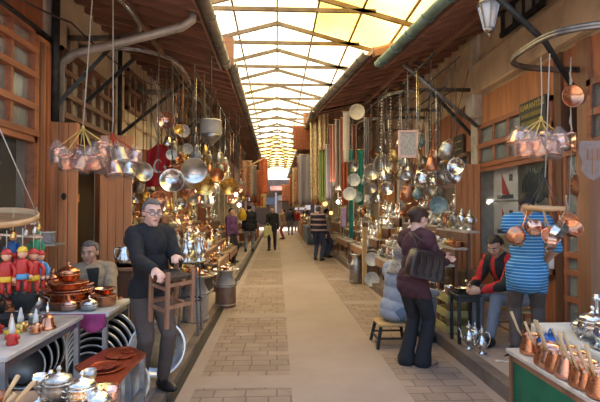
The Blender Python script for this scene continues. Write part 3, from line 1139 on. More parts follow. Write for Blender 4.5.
def ring_rail(name, x0, tip, ya, yb, z, label, sgn, mat='ring_iron', n=20, r=0.022, strut=None, wallbar=None):
    """a half hoop of iron bar standing out from the facade"""
    yc, ry = (ya + yb) / 2, (yb - ya) / 2
    o = thing(name, label, 'hanging rail')
    rx_ = abs(tip - x0)
    pts = []
    for k in range(n + 1):
        a = -PI / 2 + PI * k / n
        ca, sa = math.cos(a), math.sin(a)
        ex = 0.62
        pts.append((x0 + sgn * rx_ * (abs(ca) ** ex), yc + ry * (abs(sa) ** ex) * (1 if sa > 0 else -1), z))
    vs_hi = [(a, b, c + 0.028) for a, b, c in pts]
    mb = MB().tube(pts, r, mat, 6).tube(vs_hi, r * 0.9, mat, 6)
    mb.build('ring', o)
    for y in (ya, yb):
        MB().box((x0 - sgn * 0.01, y, z), (0.03, 0.10, 0.30), mat).build('wall_plate', o)
    if wallbar:
        MB().tube([(x0 + sgn * 0.05, wallbar[0], z - 0.24), (x0 + sgn * 0.05, wallbar[1], z - 0.24)], r * 1.4, 'iron', 6).build('wall_bar', o)
    for q in (strut or []):
        MB().bar(q[0], q[1], 0.05, 0.05, 'iron').build('strut', o)
    return o
# ------------------------------------------------------------------ people
def ik(a, c, l1, l2, hint):
    a, c, h = Vector(a), Vector(c), Vector(hint)
    d = c - a
    L = min(d.length, (l1 + l2) * 0.999)
    u = d.normalized()
    x = (l1 * l1 - l2 * l2 + L * L) / (2 * L)
    hh = math.sqrt(max(0.0, l1 * l1 - x * x))
    n = h - u * h.dot(u)
    n = n.normalized() if n.length > 1e-5 else u.orthogonal().normalized()
    return a + u * x + n * hh, a + u * L


class Body:
    def __init__(s):
        s.mb = MB()
        s.prims = []

    def cap(s, a, b, r0, r1, reg, n=14):
        a, b = Vector(a), Vector(b)
        L = max((b - a).length, 1e-4)
        T = Matrix.Translation(a) @ (b - a).to_track_quat('Z', 'Y').to_matrix().to_4x4()
        pr = [(max(1e-5, r0 * math.sin(PI / 2 * i / 4)), -r0 * math.cos(PI / 2 * i / 4)) for i in range(5)]
        pr += [(max(1e-5, r1 * math.cos(PI / 2 * i / 4)), L + r1 * math.sin(PI / 2 * i / 4)) for i in range(5)]
        s.mb.lathe(pr, 'skin', n, T)
        s.prims.append(('c', a, b, r0, r1, reg))

    def ell(s, c, r, R, reg, n=18):
        T = Matrix.Translation(c) @ R.to_4x4()
        s.mb.ell((0, 0, 0), r, 'skin', T, n, 12)
        s.prims.append(('e', Vector(c), R.inverted(), r, None, reg))

    def classify(s, V):
        best = np.full(len(V), 1e9)
        reg = np.zeros(len(V), int)
        names = []
        for p in s.prims:
            if p[5] not in names:
                names.append(p[5])
            k = names.index(p[5])
            if p[0] == 'c':
                a, b = np.array(p[1]), np.array(p[2])
                ab = b - a
                t = np.clip((V - a) @ ab / max(ab @ ab, 1e-9), 0, 1)
                d = np.linalg.norm(V - (a + t[:, None] * ab), axis=1) - (p[3] + (p[4] - p[3]) * t)
            else:
                Ri = np.array(p[2])
                q = (V - np.array(p[1])) @ Ri.T / np.array(p[3])
                d = (np.linalg.norm(q, axis=1) - 1) * min(p[3])
            m_ = d < best
            best[m_] = d[m_]
            reg[m_] = k
        return reg, names


def person(label, loc, face, H=1.7, pelvis=(0, 0, 0.93), lean=(0, 0.03), twist=0.0, head=(0, 0), hands=None, feet=None,
           elbow=((0.6, -0.8, -0.2), (-0.6, -0.8, -0.2)), knee=((0.1, 1, 0), (-0.1, 1, 0)), curl=(0.3, 0.3), palm=None,
           skin='skin', hair='hair_dark', style='short', shirt='dark_jacket', trousers='jeans_dark', shoes='shoe_black', names=('shirt', 'trousers'),
           girth=1.0, flare=0.0, smooth=3, hem=-0.03, glasses=False, collar=None, vox=0.0085, bare_arm=False, group=None, wide=1.0, open_front=None):
    k = H / 1.7
    root = thing('person', label, 'person', loc, face - PI / 2, group)
    root.scale = (k, k, k)
    B = Body()
    pv = Vector(pelvis)
    U = Vector((lean[0], lean[1], 1)).normalized()
    R = Vector((math.cos(twist), math.sin(twist), 0))
    R = (R - U * U.dot(R)).normalized()
    Fw = U.cross(R)
    TB = Matrix((R, Fw, U)).transposed()
    g = girth
    L3 = lambda x, y, z: pv + R * x + Fw * y + U * z
    B.ell(L3(0, -0.005, 0.0), (0.165 * wide, 0.122 * g, 0.13), TB, 'pelvis')
    B.ell(L3(0, 0.015 * g, 0.15), (0.148 * wide * (0.5 + 0.5 * g), 0.118 * g, 0.17), TB, 'torso')
    B.ell(L3(0, 0.0, 0.33), (0.165 * wide, 0.118 * (0.5 + 0.5 * g), 0.185), TB, 'torso')
    if hem < -0.15:
        B.ell(L3(0, 0, hem * 0.45), (0.172 * wide, 0.128 * g, abs(hem) * 0.62), TB, 'torso')
    nb = L3(0, -0.01, 0.50)
    sh = [L3(0.172 * wide, -0.005, 0.435), L3(-0.172 * wide, -0.005, 0.435)]
    for q in sh:
        B.cap(nb - U * 0.02, q, 0.058, 0.068, 'torso')
        B.cap(L3(0, 0, 0.30), q - U * 0.05, 0.10, 0.075, 'torso')
    # head
    HR_ = Matrix.Rotation(head[1], 3, 'Z') @ Matrix.Rotation(head[0], 3, 'X')
    hc = nb + U * 0.055 + Vector((0, 0, 0.074)) + HR_ @ Vector((0, 0.03, 0)) + Vector((U.x, U.y, 0)) * 0.03
    hp = lambda x, y, z: hc + HR_ @ Vector((x, y, z))
    B.cap(nb - U * 0.02, hp(0, -0.02, -0.05), 0.062, 0.052, 'neck')
    B.ell(hp(0, -0.012, 0.022), (0.075, 0.096, 0.092), HR_, 'head')
    B.ell(hp(0, 0.026, -0.052), (0.055, 0.062, 0.062), HR_, 'head')
    B.ell(hp(0, 0.066, -0.096), (0.024, 0.022, 0.018), HR_, 'head')
    B.ell(hp(0, 0.072, 0.030), (0.052, 0.018, 0.014), HR_, 'head')
    for q in (-1, 1):
        B.ell(hp(q * 0.036, 0.056, -0.022), (0.030, 0.030, 0.030), HR_, 'head')
        B.ell(hp(q * 0.077, -0.010, -0.006), (0.011, 0.022, 0.033), HR_, 'ear')
    B.cap(hp(0, 0.084, 0.022), hp(0, 0.106, -0.020), 0.009, 0.015, 'head')
    B.ell(hp(0, 0.083, -0.058), (0.024, 0.011, 0.010), HR_, 'lips')
    # arms and hands
    hands = hands or ((0.24, 0.08, 0.80), (-0.24, 0.08, 0.80))
    for i, (q, hd) in enumerate(zip(sh, hands)):
        el, wr = ik(q, Vector(hd), 0.285, 0.255, elbow[i])
        B.cap(q, el, 0.062, 0.047, 'uparm')
        B.cap(el, wr, 0.047, 0.034, 'forearm')
        dr = (wr - el).normalized()
        sgn = 1 if i == 0 else -1
        n_ = Vector(palm[i]) if palm and palm[i] else Vector((-sgn, 0.2, 0))
        n_ = n_ - dr * n_.dot(dr)
        n_ = n_.normalized() if n_.length > 1e-4 else dr.orthogonal().normalized()
        sd = dr.cross(n_)
        PM = Matrix((sd, n_, dr)).transposed()
        B.cap(wr, wr + dr * 0.03, 0.030, 0.030, 'hand')
        B.ell(wr + dr * 0.058, (0.042, 0.017, 0.055), PM, 'hand')
        for f_, (ox, ln, rr) in enumerate(((-0.031, 0.85, 0.0085), (-0.011, 1.0, 0.009), (0.010, 0.95, 0.009), (0.030, 0.75, 0.008))):
            p0 = wr + dr * (0.095 - abs(ox) * 0.25) + sd * ox
            a = curl[i] * 0.6
            for sl_ in (0.040, 0.028, 0.020):
                v = dr * math.cos(a) + n_ * math.sin(a) + sd * ox * 1.5
                p1 = p0 + v.normalized() * sl_ * ln
                B.cap(p0, p1, rr, rr * 0.92, 'hand', 8)
                p0 = p1
                a += curl[i]
        tsd = -1 if (Vector((0, 1, 0)).dot(sd) < 0) else 1
        t0 = wr + dr * 0.025 + sd * tsd * 0.025
        t1 = t0 + (dr * 0.7 + sd * tsd * 0.6 + n_ * 0.35).normalized() * 0.042
        t2 = t1 + (dr * 0.9 + n_ * (0.25 + curl[i] * 0.6)).normalized() * 0.034
        B.cap(t0, t1, 0.013, 0.011, 'hand', 8)
        B.cap(t1, t2, 0.011, 0.009, 'hand', 8)
    # legs and feet
    feet = feet or ((0.10, 0.02, 0.09), (-0.10, 0.02, 0.09))
    for i, ft in enumerate(feet):
        sgn = 1 if i == 0 else -1
        hip = L3(sgn * 0.09 * wide, 0, -0.04)
        fy = ft[3] if len(ft) > 3 else -0.15 * sgn
        kn, an = ik(hip, Vector(ft[:3]), 0.435, 0.42, knee[i])
        B.cap(hip, kn, 0.092 * (0.4 + 0.6 * g), 0.064, 'thigh')
        B.cap(kn, an.lerp(kn, 0.1), 0.064, 0.050 + flare, 'shin')
        if flare:
            B.cap(an.lerp(kn, 0.2), an + Vector((0, 0.0, -0.03)), 0.055 + flare * 0.8, 0.066 + flare, 'shin')
        FR = Matrix.Rotation(fy, 3, 'Z')
        fo = 'foot%d' % i
        B.cap(an, an + Vector((0, 0, -0.035)), 0.042, 0.042, fo)
        B.ell(an + FR @ Vector((0, 0.065, -0.050)), (0.046, 0.135, 0.040), FR, fo)
        B.ell(an + FR @ Vector((0, -0.02, -0.045)), (0.040, 0.055, 0.045), FR, fo)
    # one continuous surface
    tmp = bpy.data.objects.new('tmp', B.mb.mesh('tmp'))
    COL.objects.link(tmp)
    rm = tmp.modifiers.new('r', 'REMESH')
    rm.mode = 'VOXEL'
    rm.voxel_size = vox
    sm = tmp.modifiers.new('s', 'SMOOTH')
    sm.factor = 0.5
    sm.iterations = smooth
    bpy.context.view_layer.update()
    dg = bpy.context.evaluated_depsgraph_get()
    me = bpy.data.meshes.new_from_object(tmp.evaluated_get(dg))
    bpy.data.objects.remove(tmp)
    nv, nf = len(me.vertices), len(me.polygons)
    V = np.empty(nv * 3, np.float32)
    me.vertices.foreach_get('co', V)
    V = V.reshape(-1, 3).astype(float)
    N = np.empty(nv * 3, np.float32)
    me.vertex_normals.foreach_get('vector', N)
    N = N.reshape(-1, 3)
    ft_ = np.array([list(p.vertices) + [p.vertices[-1]] * (4 - len(p.vertices)) for p in me.polygons])
    reg, rn = B.classify(V)
    rname = np.array(rn)[reg]
    # height along the torso and head coordinates
    tz = (V - np.array(pv)) @ np.array(U)
    hl = (V - np.array(hc)) @ np.array(HR_)
    hx, hy, hz = hl[:, 0], hl[:, 1], hl[:, 2]
    is_head = np.isin(rname, ['head', 'ear', 'lips'])
    shirt_set = ['torso', 'uparm'] + ([] if bare_arm else ['forearm'])
    is_shirt = np.isin(rname, shirt_set) | ((rname == 'pelvis') & (tz > hem)) | ((rname == 'thigh') & (tz > hem) & (pv.z > 0.8))
    is_leg = np.isin(rname, ['thigh', 'shin']) | ((rname == 'pelvis') & (tz < max(hem + 0.10, 0.02)))
    is_shoe = (rname == 'foot0') | (rname == 'foot1')
    if style in ('short', 'bun'):
        is_hair = is_head & (rname != 'ear') & (((hz > 0.078 - 0.45 * np.clip(0.03 - hy, 0, 0.2)) & (hy < 0.085)) | ((hy < -0.028) & (hz > -0.055)) | ((np.abs(hx) > 0.058) & (hy < 0.012) & (hz > -0.01)))
    elif style == 'bald':
        is_hair = is_head & (rname != 'ear') & (((hy < -0.030) & (hz > -0.05) & (hz < 0.085)) | ((np.abs(hx) > 0.058) & (hy < 0.015) & (hz > -0.015) & (hz < 0.07)))
    else:
        is_hair = ((is_head | (rname == 'neck')) & ((hy < 0.045) | (hz > 0.05)) & (hz > -0.16))
    body_mats = [skin, shirt, trousers, shoes, 'lips']
    for mt in body_mats:
        me.materials.append(M[mt])
    while len(me.materials) > 5:
        me.materials.pop(index=0)
    mi = np.zeros(nv, int)
    mi[is_shirt] = 1
    mi[is_leg & ~is_shirt] = 2
    mi[is_shoe] = 3
    mi[rname == 'lips'] = 4
    fm = np.sort(mi[ft_], axis=1)[:, 1]
    me.polygons.foreach_set('material_index', fm.astype(np.int32))
    me.polygons.foreach_set('use_smooth', np.ones(nf, bool))
    me.update()
    body = bpy.data.objects.new('body', me)
    COL.objects.link(body)
    body.parent = root

    def shell(name, mask, off, mat, th=0.004, wob=0.0, keep=2):
        fsel = ft_[mask[ft_].sum(axis=1) >= keep]
        if not len(fsel):
            return None
        used = np.unique(fsel)
        mp = -np.ones(nv, int)
        mp[used] = np.arange(len(used))
        nz = np.sin(V[used, 0] * 61) * np.sin(V[used, 1] * 53 + 1) * np.sin(V[used, 2] * 37 + 2) * wob
        vv = V[used] + N[used] * (off + nz)[:, None]
        m2 = bpy.data.meshes.new(name)
        m2.from_pydata([tuple(x) for x in vv], [], [list(dict.fromkeys(mp[f])) for f in fsel])
        m2.materials.append(M[mat])
        m2.polygons.foreach_set('use_smooth', np.ones(len(m2.polygons), bool))
        m2.update()
        o = bpy.data.objects.new(name, m2)
        COL.objects.link(o)
        o.parent = root
        so_ = o.modifiers.new('thickness', 'SOLIDIFY')
        so_.thickness = th
        so_.offset = -1
        return o

    shell(names[0], is_shirt, 0.012, shirt, 0.006, 0.005)
    shell(names[1], is_leg, 0.006, trousers, 0.005, 0.004)
    shell('shoe', rname == 'foot0', 0.004, shoes, 0.004)
    shell('shoe', rname == 'foot1', 0.004, shoes, 0.004)
    hs = shell('hair' if style != 'scarf' else 'head_scarf', is_hair, {'scarf': 0.016, 'bun': 0.022}.get(style, 0.011), hair, 0.010, 0.006)
    if style == 'bun':
        MB().ell(hp(0, -0.125, 0.02), (0.050, 0.045, 0.045), hair, None, 14, 10).ell(hp(0, -0.075, 0.045), (0.072, 0.075, 0.075), hair, None, 14, 10).build('hair_bun', root)
    if style == 'scarf':
        MB().lathe([(0.09, -0.02), (0.11, -0.06), (0.15, -0.14), (0.17, -0.17)], hair, 20, Matrix.Translation(hc - Vector((0, 0.02, 0.05)))).build('scarf_drape', root)
    for q in (-1, 1):
        e = MB().ell(hp(q * 0.031, 0.078, 0.008), (0.012, 0.008, 0.006), 'eye_white', None, 10, 6)
        e.ell(hp(q * 0.031, 0.0835, 0.008), (0.006, 0.0045, 0.006), 'eye_dark', None, 8, 5)
        e.build('eye', root)
        MB().tube([hp(q * 0.012, 0.090, 0.030), hp(q * 0.032, 0.088, 0.036), hp(q * 0.054, 0.073, 0.030)], [0.004, 0.005, 0.003], hair if style != 'scarf' else 'hair_grey', 6).build('eyebrow', root)
    if glasses:
        gl = thing('spectacles', None or 'thin spectacles', 'x')
        del gl['label'], gl['category']
        gl.parent = root
        fr = MB()
        for q in (-1, 1):
            pts = [hp(q * 0.033 + 0.026 * math.cos(a), 0.108, 0.004 + 0.019 * math.sin(a)) for a in [2 * PI * t / 16 for t in range(16)]]
            fr.tube(pts, 0.0025, 'iron', 5, True)
            fr.tube([hp(q * 0.059, 0.106, 0.008), hp(q * 0.086, 0.05, 0.012), hp(q * 0.090, -0.01, 0.010)], 0.0025, 'iron', 5)
        fr.tube([hp(-0.008, 0.110, 0.006), hp(0.008, 0.110, 0.006)], 0.0025, 'iron', 5)
        fr.build('frame', gl)
        for q in (-1, 1):
            T = Matrix.Translation(hp(q * 0.033, 0.108, 0.004)) @ HR_.to_4x4() @ Matrix.Rotation(PI / 2, 4, 'X')
            MB().lathe([(0.001, -0.001), (0.025, -0.001), (0.025, 0.001), (0.001, 0.001)], 'lens', 14, T @ Matrix.Diagonal((1, 0.75, 1, 1))).build('lens', gl)
    if collar:
        MB().tube([nb + U * 0.015 + R * 0.068 * math.cos(a) + Fw * (0.066 * math.sin(a) + 0.005) + U * (-0.028 * max(0, math.sin(a))) for a in [2 * PI * t / 20 for t in range(20)]],
                  0.016, collar, 7, True).build('collar', root)
    if open_front:
        # a strip of the inner garment seen in the open front
        def fr_(u, v):
            wdt = 0.02 + 0.10 * v
            return L3((u - 0.5) * wdt, (0.128 + 0.012 * g) * (1 if v < 0.6 else 1) - 0.05 * max(0, v - 0.75) + 0.012 - 0.01 * abs(u - 0.5), 0.08 + 0.38 * v)
        MB().cloth(fr_, 6, 8, open_front).build('inner_garment', root)
    return root
# ================================================================== placement
def table(name, label, x0, x1, y0, y1, z, top='table_top', leg='steel_leg', th=0.035, lw=0.036, cat='table', z0=0.0, rail=True):
    t = thing(name, label, cat, ((x0 + x1) / 2, (y0 + y1) / 2, z0))
    cx, cy = (x0 + x1) / 2, (y0 + y1) / 2
    MB().box((0, 0, z - th / 2 - z0), (x1 - x0, y1 - y0, th), top, ch=0.006).build('tabletop', t)
    for sx in (-1, 1):
        for sy in (-1, 1):
            MB().box((sx * ((x1 - x0) / 2 - lw), sy * ((y1 - y0) / 2 - lw), (z - th - z0) / 2), (lw, lw, z - th - z0), leg).build('leg', t)
    if rail:
        mb = MB()
        for sy in (-1, 1):
            mb.box((0, sy * ((y1 - y0) / 2 - lw), z - th - z0 - 0.025), (x1 - x0 - 2 * lw, 0.02, 0.05), leg)
        for sx in (-1, 1):
            mb.box((sx * ((x1 - x0) / 2 - lw), 0, z - th - z0 - 0.025), (0.02, y1 - y0 - 2 * lw, 0.05), leg)
        mb.build('rail', t)
    return t


def stepped(label, xf, xb, y0, y1, zs, z0, mat='table_wood', cloth=None):
    """a tiered sales stand rising towards the facade; returns the tiers as (x, z)"""
    t = thing('display_stand', label, 'display stand', ((xf + xb) / 2, (y0 + y1) / 2, z0))
    cx, cy = (xf + xb) / 2, (y0 + y1) / 2
    n = len(zs)
    d = (xb - xf) / n
    out = []
    for i, z in enumerate(zs):
        x = xf + d * (i + 0.5)
        MB().box((x - cx, 0, z - 0.0125 - z0), (abs(d) - 0.006, y1 - y0, 0.025), cloth or mat).build('shelf', t)
        for sy in (-1, 1):
            MB().box((x - cx - d * 0.3, sy * ((y1 - y0) / 2 - 0.06), (z - 0.025 - z0) / 2), (0.04, 0.04, z - 0.025 - z0), 'wood_dark').build('leg', t)
        if i:
            MB().box((x - cx - d * 0.48, 0, (zs[i - 1] + z) / 2 - 0.012 - z0), (0.012, y1 - y0 - 0.02, z - zs[i - 1] - 0.03), 'wood_dark').build('riser', t)
        out.append((x, z))
    MB().box((xf - cx + d * 0.04, 0, zs[0] - 0.10 - z0), (0.015, y1 - y0, 0.15), 'wood_brown').build('front_board', t)
    return out


def tolocal(p, loc, face, H):
    q = Matrix.Rotation(-(face - PI / 2), 3, 'Z') @ (Vector(p) - Vector(loc))
    return tuple(q / (H / 1.7))


def ang(x, y):
    return math.atan2(y, x)


# ------------------------------------------------------------------ the man with the stool
L = G(150, 389, HS)
fa = ang(0.62, -0.78)
H = 1.64
hr, hl = tolocal(P(154, 270, 3.62), L, fa, H), tolocal(P(176, 258, 3.82), L, fa, H)
person('grey-haired man in glasses and black sweater standing holding a wooden stool', L, fa, H, pelvis=(0, -0.02, 0.93), lean=(0, 0.06), head=(-0.12, -0.10),
       hands=(hr, hl), elbow=((0.5, -0.5, -0.8), (-0.5, -0.6, -0.7)), curl=(0.75, 0.7), palm=((0, 0.3, -1), (0, 0.3, -1)),
       skin='skin', hair='hair_grey', shirt='sweater_black', trousers='trousers_brown', names=('sweater', 'trousers'), girth=1.2, wide=0.88, hem=-0.10,
       glasses=True, collar='sweater_black', feet=((0.08, -0.02, 0.09), (-0.09, 0.06, 0.09)))

st = thing('wooden_stool', 'small wooden stool with woven seat held up by the man in black sweater', 'stool', P(171, 322, 3.72), (0.10, -0.04, 0.80))
sw, shh = 0.225, 0.43
for i in (-1, 1):
    for j in (-1, 1):
        MB().box((i * sw / 2, j * sw / 2, shh / 2), (0.03, 0.03, shh), 'wood_brown', ch=0.004).build('leg', st)
mb = MB()
for z in (0.13, 0.30):
    for i in (-1, 1):
        mb.box((i * sw / 2, 0, z), (0.018, sw, 0.026), 'wood_brown').box((0, i * sw / 2, z + 0.03), (sw, 0.018, 0.026), 'wood_brown')
mb.build('stretcher', st)
mb = MB()
n = 12
for k in range(n):
    u = -sw / 2 + sw * (k + 0.5) / n
    mb.tube([(u, -sw / 2 - 0.01, shh - 0.045), (u, -sw / 4, shh - 0.055), (u, sw / 4, shh - 0.055), (u, sw / 2 + 0.01, shh - 0.045)], 0.010, 'wicker', 5)
    mb.tube([(-sw / 2 - 0.01, u, shh - 0.055), (-sw / 4, u, shh - 0.065), (sw / 4, u, shh - 0.065), (sw / 2 + 0.01, u, shh - 0.055)], 0.010, 'wicker', 5)
mb.build('seat', st)

# ------------------------------------------------------------------ seated man in the beige jacket
L = Vector((-1.86, 4.86, HS))
fa = ang(0.35, -0.93)
person('grey-haired man in beige jacket sitting behind the copper-laden table', L, fa, 1.68, pelvis=(0, 0, 0.48), lean=(0.05, -0.10), head=(-0.15, -0.35), twist=0.1,
       hands=((0.20, 0.34, 0.56), (-0.16, 0.36, 0.56)), curl=(0.4, 0.4), feet=((0.12, 0.42, 0.09), (-0.12, 0.45, 0.09)), hair='hair_grey', style='short', skin='skin_tan',
       shirt='beige_jacket', trousers='trousers_brown', names=('jacket', 'trousers'), girth=1.15, hem=-0.05, collar='beige_jacket', open_front='sweater_black')


def stool(label, loc, h, w, mat='wood_dark', seat='seat_straw', name='low_stool'):
    s = thing(name, label, 'stool', loc)
    for i in (-1, 1):
        for j in (-1, 1):
            MB().bar((i * w * 0.55, j * w * 0.55, 0), (i * w * 0.42, j * w * 0.42, h - 0.03), 0.028, 0.028, mat).build('leg', s)
    MB().box((0, 0, h - 0.015), (w, w, 0.03), seat, ch=0.008).build('seat', s)
    mb = MB()
    for i in (-1, 1):
        mb.bar((i * w * 0.5, -w * 0.5, h * 0.35), (i * w * 0.5, w * 0.5, h * 0.35), 0.02, 0.02, mat)
        mb.bar((-w * 0.5, i * w * 0.5, h * 0.42), (w * 0.5, i * w * 0.5, h * 0.42), 0.02, 0.02, mat)
    mb.build('stretcher', s)
    return s


stool('dark wooden stool under the man in the beige jacket', (-1.86, 4.92, HS), 0.325, 0.32)

# ------------------------------------------------------------------ the woman
L = Vector((1.41, 4.74, 0.0))
fa = ang(0.87, 0.50)
H = 1.63
hr, hl = tolocal(P(446, 262, 4.80), L, fa, H), tolocal(P(449, 259, 5.05), L, fa, H)
person('dark-haired woman in maroon cardigan and black trousers with a shoulder bag', L, fa, H, pelvis=(0, -0.03, 0.93), lean=(0.0, 0.15), head=(-0.42, -0.15),
       hands=(hr, hl), elbow=((0.5, -0.9, -0.5), (-0.5, -0.9, -0.5)), curl=(0.6, 0.6), hair='hair_brown', style='bun', shirt='cardigan', trousers='trousers_black',
       shoes='shoe_tan', names=('cardigan', 'trousers'), girth=1.08, wide=0.94, hem=-0.20, flare=0.022, feet=((0.07, 0.04, 0.075), (-0.07, -0.06, 0.075)))
bagc = P(425, 266, 4.52)
bag = thing('leather_handbag', 'dark brown leather handbag hanging from the shoulder of the woman in maroon', 'handbag', bagc, (0.0, 0.22, 0.35))
mb = MB()
prof = [(0.0, 0.14), (0.165, 0.13), (0.185, 0.02), (0.19, -0.10), (0.17, -0.13), (-0.17, -0.13), (-0.19, -0.10), (-0.185, 0.02), (-0.165, 0.13)]
n = len(prof)
lay = [(-0.055, 0.90), (-0.065, 1.0), (-0.02, 1.03), (0.02, 1.03), (0.065, 1.0), (0.055, 0.90)]
vs = [(x * s_, y, z * s_) for (y, s_) in lay for x, z in prof]
fs = [tuple(range(n - 1, -1, -1))]
fs = [tuple(range(n))] + [(a * n + k, (a + 1) * n + k, (a + 1) * n + (k + 1) % n, a * n + (k + 1) % n) for a in range(5) for k in range(n)] + [tuple(5 * n + k for k in range(n - 1, -1, -1))]
mb.add(vs, fs, 'leather', True)
mb.build('body', bag)
mb = MB()
for k in range(4):
    x = -0.12 + 0.08 * k
    mb.tube([(x, -0.066, 0.10), (x + 0.012, -0.075, 0.03), (x - 0.008, -0.074, -0.05), (x, -0.068, -0.10)], [0.004, 0.007, 0.007, 0.004], 'leather', 6)
mb.build('pleat', bag)
MB().box((0, 0, 0.138), (0.33, 0.10, 0.022), 'leather', ch=0.006).build('top_flap', bag)
inv = (Matrix.Translation(bagc) @ Euler((0.0, 0.22, 0.35)).to_matrix().to_4x4()).inverted()
shp = P(409, 232, 4.60)
for q, off in ((-0.13, 0), (0.13, 0.0)):
    a = Vector((q, 0, 0.14))
    b_ = inv @ (shp + Vector((0, 0, 0.0)))
    MB().tube([a, a.lerp(b_, 0.5) + Vector((0, -0.03, 0)), b_], 0.011, 'leather', 6).build('strap', bag)

# ------------------------------------------------------------------ person seated behind the woman
L = Vector((1.40, 5.50, 0.0))
fa = ang(0.92, 0.38)
person('person in pale blue shirt and jeans with grey head scarf seated behind the woman', L, fa, 1.70, pelvis=(0, 0, 0.44), lean=(0.06, 0.10), head=(-0.35, -0.1),
       hands=((0.22, 0.42, 0.60), (-0.18, 0.42, 0.60)), feet=((0.13, 0.42, 0.075), (-0.12, 0.50, 0.075)), hair='scarf_grey', style='scarf',
       shirt='pale_blue', trousers='jeans', names=('shirt', 'jeans'), shoes='shoe_black', girth=1.28, wide=1.12, hem=-0.16, smooth=14)
stool('low stool with dark legs under the person in the pale blue shirt', (1.34, 5.47, 0), 0.275, 0.36, 'iron')

# ------------------------------------------------------------------ seated craftsman
L = Vector((2.70, 5.22, HR))
fa = ang(-0.93, -0.37)
person('dark-haired craftsman in red and black jacket bending over his work on a chair', L, fa, 1.70, pelvis=(0, 0, 0.50), lean=(0, 0.52), head=(-0.55, 0.25),
       hands=((0.12, 0.54, 0.60), (-0.08, 0.58, 0.60)), curl=(0.7, 0.7), feet=((0.11, 0.44, 0.09), (-0.12, 0.50, 0.09)), hair='hair_dark', skin='skin_tan', shirt='jacket_redblack',
       trousers='jeans_grey', names=('jacket', 'jeans'), hem=-0.04, girth=1.05)
stool('wooden stool under the craftsman in the red jacket', (2.76, 5.25, HR), 0.33, 0.34, 'wood_brown')

# ------------------------------------------------------------------ man in the striped shirt
L = Vector((2.47, 4.52, HR))
fa = ang(0.42, 0.91)
hr, hl = tolocal(P(542, 264, 4.66), L, fa, 1.68), tolocal(P(538, 262, 4.80), L, fa, 1.68)
person('man in turquoise striped polo shirt standing with his back turned', L, fa, 1.68, pelvis=(0, -0.02, 0.93), lean=(0.02, 0.16), head=(-0.75, -0.1), hands=(hr, hl),
       elbow=((0.9, -0.4, -0.4), (-0.9, -0.4, -0.4)), curl=(0.6, 0.6), hair='hair_dark', shirt='shirt_blue', trousers='trousers_brown', names=('polo_shirt', 'trousers'),
       hem=-0.26, girth=1.15, wide=0.95, bare_arm=True, skin='skin_tan')
tag(MB().cloth(lambda u, v: P(545 + 9 * u, 255 + 14 * v, 4.72 + 0.02 * math.sin(9 * u)), 5, 5, 'paper_white').build('wrapping_paper'),
    'white wrapping paper in the hands of the man in the striped polo shirt', 'paper')

# ------------------------------------------------------------------ people further down the alley
FARP = [
    ('man in dark jacket and grey trousers walking away beside the copper stall', (-1.02, 17.2), ang(0.15, 1), 1.74, dict(shirt='dark_jacket', trousers='jeans_grey', hem=-0.18, girth=1.25, wide=1.1, feet=((0.1, 0.12, 0.09), (-0.1, -0.12, 0.09)))),
    ('person in black carrying a yellow bag down the middle of the alley', (-0.18, 18.6), ang(-0.1, -1), 1.72, dict(shirt='sweater_black', trousers='trousers_black', hem=-0.2, feet=((0.1, 0.2, 0.09), (-0.08, -0.15, 0.09)))),
    ('person in tan jacket and red trousers raising one arm', (0.36, 25.5), ang(-1, 0.1), 1.68, dict(shirt='tan_jacket', trousers='red_trousers', hem=-0.16, hands=((0.24, 0.4, 1.2), (-0.2, 0.45, 1.35)))),
    ('person in slate blue clothes beyond the tan jacket', (0.85, 29.5), ang(0, 1), 1.74, dict(shirt='jeans_dark', trousers='jeans_grey')),
    ('person in bright red top far down the alley', (1.45, 34.5), ang(0.2, -1), 1.62, dict(shirt='red_cloth', trousers='jeans_grey')),
    ('person in dark coat standing against the bright far opening', (2.15, 35.5), ang(0, -1), 1.74, dict(shirt='dark_jacket', trousers='jeans_dark', hem=-0.2)),
    ('bald man in navy jumper with pale stripes at the scarf stall', (1.28, 14.6), ang(0.5, 0.86), 1.74, dict(shirt='shirt_navy', trousers='jeans_dark', style='bald', hair='hair_grey', hem=-0.08, girth=1.2)),
    ('person in light grey top behind the man with the striped jumper', (1.62, 15.5), ang(0.8, 0.3), 1.66, dict(shirt='scarf_grey', trousers='jeans_dark')),
    ('person in dark purple top standing among the goods under the white bulbs', (-1.32, 13.5), ang(1, -0.6), 1.60, dict(shirt='purple', trousers='trousers_black')),
]
for lb, (x, y), fa, H, kw in FARP:
    person(lb, (x, y, 0.0 if x > KL else HS), fa, H, vox=0.015, **kw)
yb = thing('carrier_bag', 'pale yellow carrier bag held by the person in black', 'bag', (-0.36, 18.35, 0.50))
MB().cloth(lambda u, v: ((u - 0.5) * (0.34 - 0.08 * v), 0.05 * math.sin(PI * u), 0.46 * v), 8, 6, 'bag_yellow', 0.05).build('body', yb)
MB().tube([(-0.1, 0.02, 0.45), (0, 0.03, 0.58), (0.1, 0.02, 0.45)], 0.01, 'bag_yellow', 5).build('handle', yb)
tag(MB().lathe([(0.02, 0.0), (0.12, 0.03), (0.15, 0.2), (0.09, 0.36), (0.02, 0.45)], 'yellow_paint', 12).build('hanging_yellow_bag', None, (-1.22, 16.6, 1.20)), 'bright yellow bag hanging beside the man in dark jacket', 'bag')

